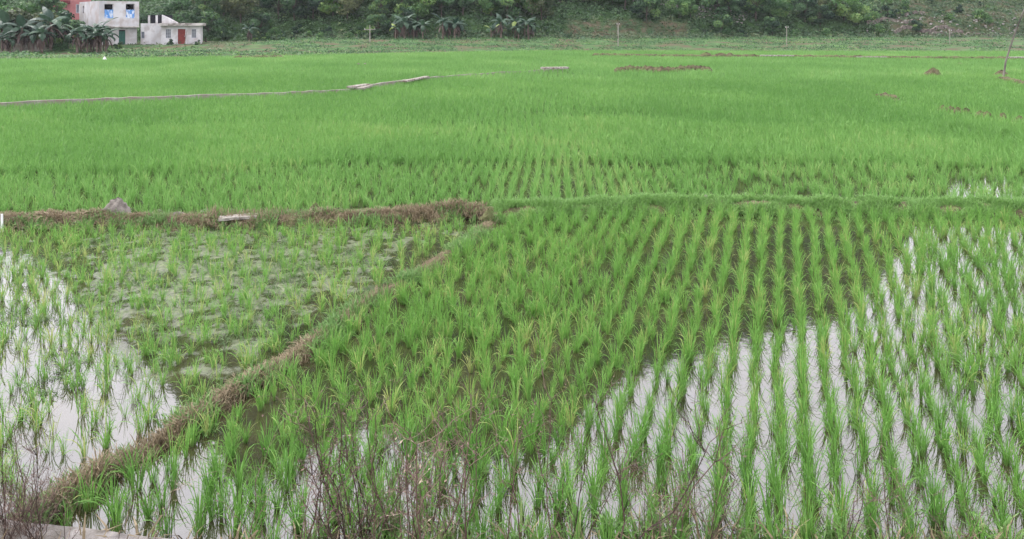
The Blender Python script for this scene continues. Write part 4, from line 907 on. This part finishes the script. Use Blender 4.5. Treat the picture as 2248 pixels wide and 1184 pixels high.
# pink building behind
Yp = 113.; x0 = (96 - 1124) / F * Yp; zb = float(terrain(x0, Yp)) - .3
pk = thing('pink_building', 'pink building with a dark red eave behind the trees at the top left', 'house', (x0, Yp, zb), R(30))
zp = lambda py: zof(py, Yp + 1) - zb; wp = 6.3; pxx = lambda px: (px - 96) / 92. * wp
hp = (pxx(158), pxx(171), zp(29), zp(9)); m = MB(); wall_with_holes(m, 0, wp, -.5, zp(-30), 0, .2, [hp]); m.box(0, .2, .2, 6, -.5, zp(-30)); m.box(wp-.2, wp, .2, 6, -.5, zp(-30)); m.box(.2, wp-.2, 5.8, 6, -.5, zp(-30)); m.build('wall', M['pink'], pk)
m = MB(); m.box(-.3, pxx(147), -.9, -.003, zp(8), zp(1)); m.build('eave', M['maroon'], pk)
m = MB(); m.box(-.2, wp + .2, -.2, 6.2, zp(-30) + .002, zp(-34)); m.build('roof', M['maroon'], pk)
f = MB(); frame_box(f, *hp, .1, .07, .05); f.box((hp[0]+hp[1])/2 - .04, (hp[0]+hp[1])/2 + .04, .05, .1, hp[2]+.07, hp[3]-.07); ff = f.build('window', M['frame'], pk)
g = MB(); g.box(hp[0]+.07, hp[1]-.07, .12, .14, hp[2]+.07, hp[3]-.07); g.build('pane', M['glass'], ff)
# brick shed and low wall on the left
Yb = 97.; x0 = (66 - 1124) / F * Yb; zb = float(terrain(x0, Yb)) - .1
bs = thing('brick_shed', 'small red brick shed half hidden behind the left banana clump', 'shed', (x0, Yb, zb), R(25))
hs_ = zof(56, Yb) - zb; m = MB(); hb = (1.55, 2.25, .1, hs_ * .72); wall_with_holes(m, 0, 3.2, -.4, hs_, 0, .2, [hb]); m.box(0, .2, .2, 3, -.4, hs_); m.box(3.0, 3.2, .2, 3, -.4, hs_); m.box(.2, 3, 2.8, 3, -.4, hs_); m.build('wall', M['brick'], bs)
m = MB(); m.box(-.2, 3.4, -.3, 3.2, hs_ + .002, hs_ + .12); m.build('roof', M['maroon'], bs); m = MB(); m.box(1.55, 2.25, .1, .15, .1, hs_ * .72); m.build('door', M['dark'], bs)
Yw = 93.5; x0 = (28 - 1124) / F * Yw; zb = float(terrain(x0, Yw))
m = MB(); m.box(0, 1.6, 0, .25, -.3, 1.05); m.box(1.8, 2.9, .1, .3, -.3, 1.25); m.box(3.1, 4.4, 0, .25, -.3, .95); m.box(-.05, 4.45, -.02, .32, -.32, .25)
tag(m.build('yard_wall', M['concrete'], None, (x0, Yw, zb), R(18)), 'low broken concrete yard wall behind the left banana clump', 'wall')

# ---------------------------------------------------------------- haze
m, t = new_mat('haze_air'); N = t.nodes.new; o = N('ShaderNodeOutputMaterial'); pv = N('ShaderNodeVolumePrincipled')
pv.inputs['Color'].default_value = (.86, .90, .96, 1); pv.inputs['Density'].default_value = .0002; pv.inputs['Anisotropy'].default_value = .2
t.links.new(pv.outputs[0], o.inputs['Volume'])
HAZE = True
if HAZE:
    b = MB(); b.box(-720, 720, -20, 920, -1.4, 185); tag(b.build('haze', m), kind='stuff')
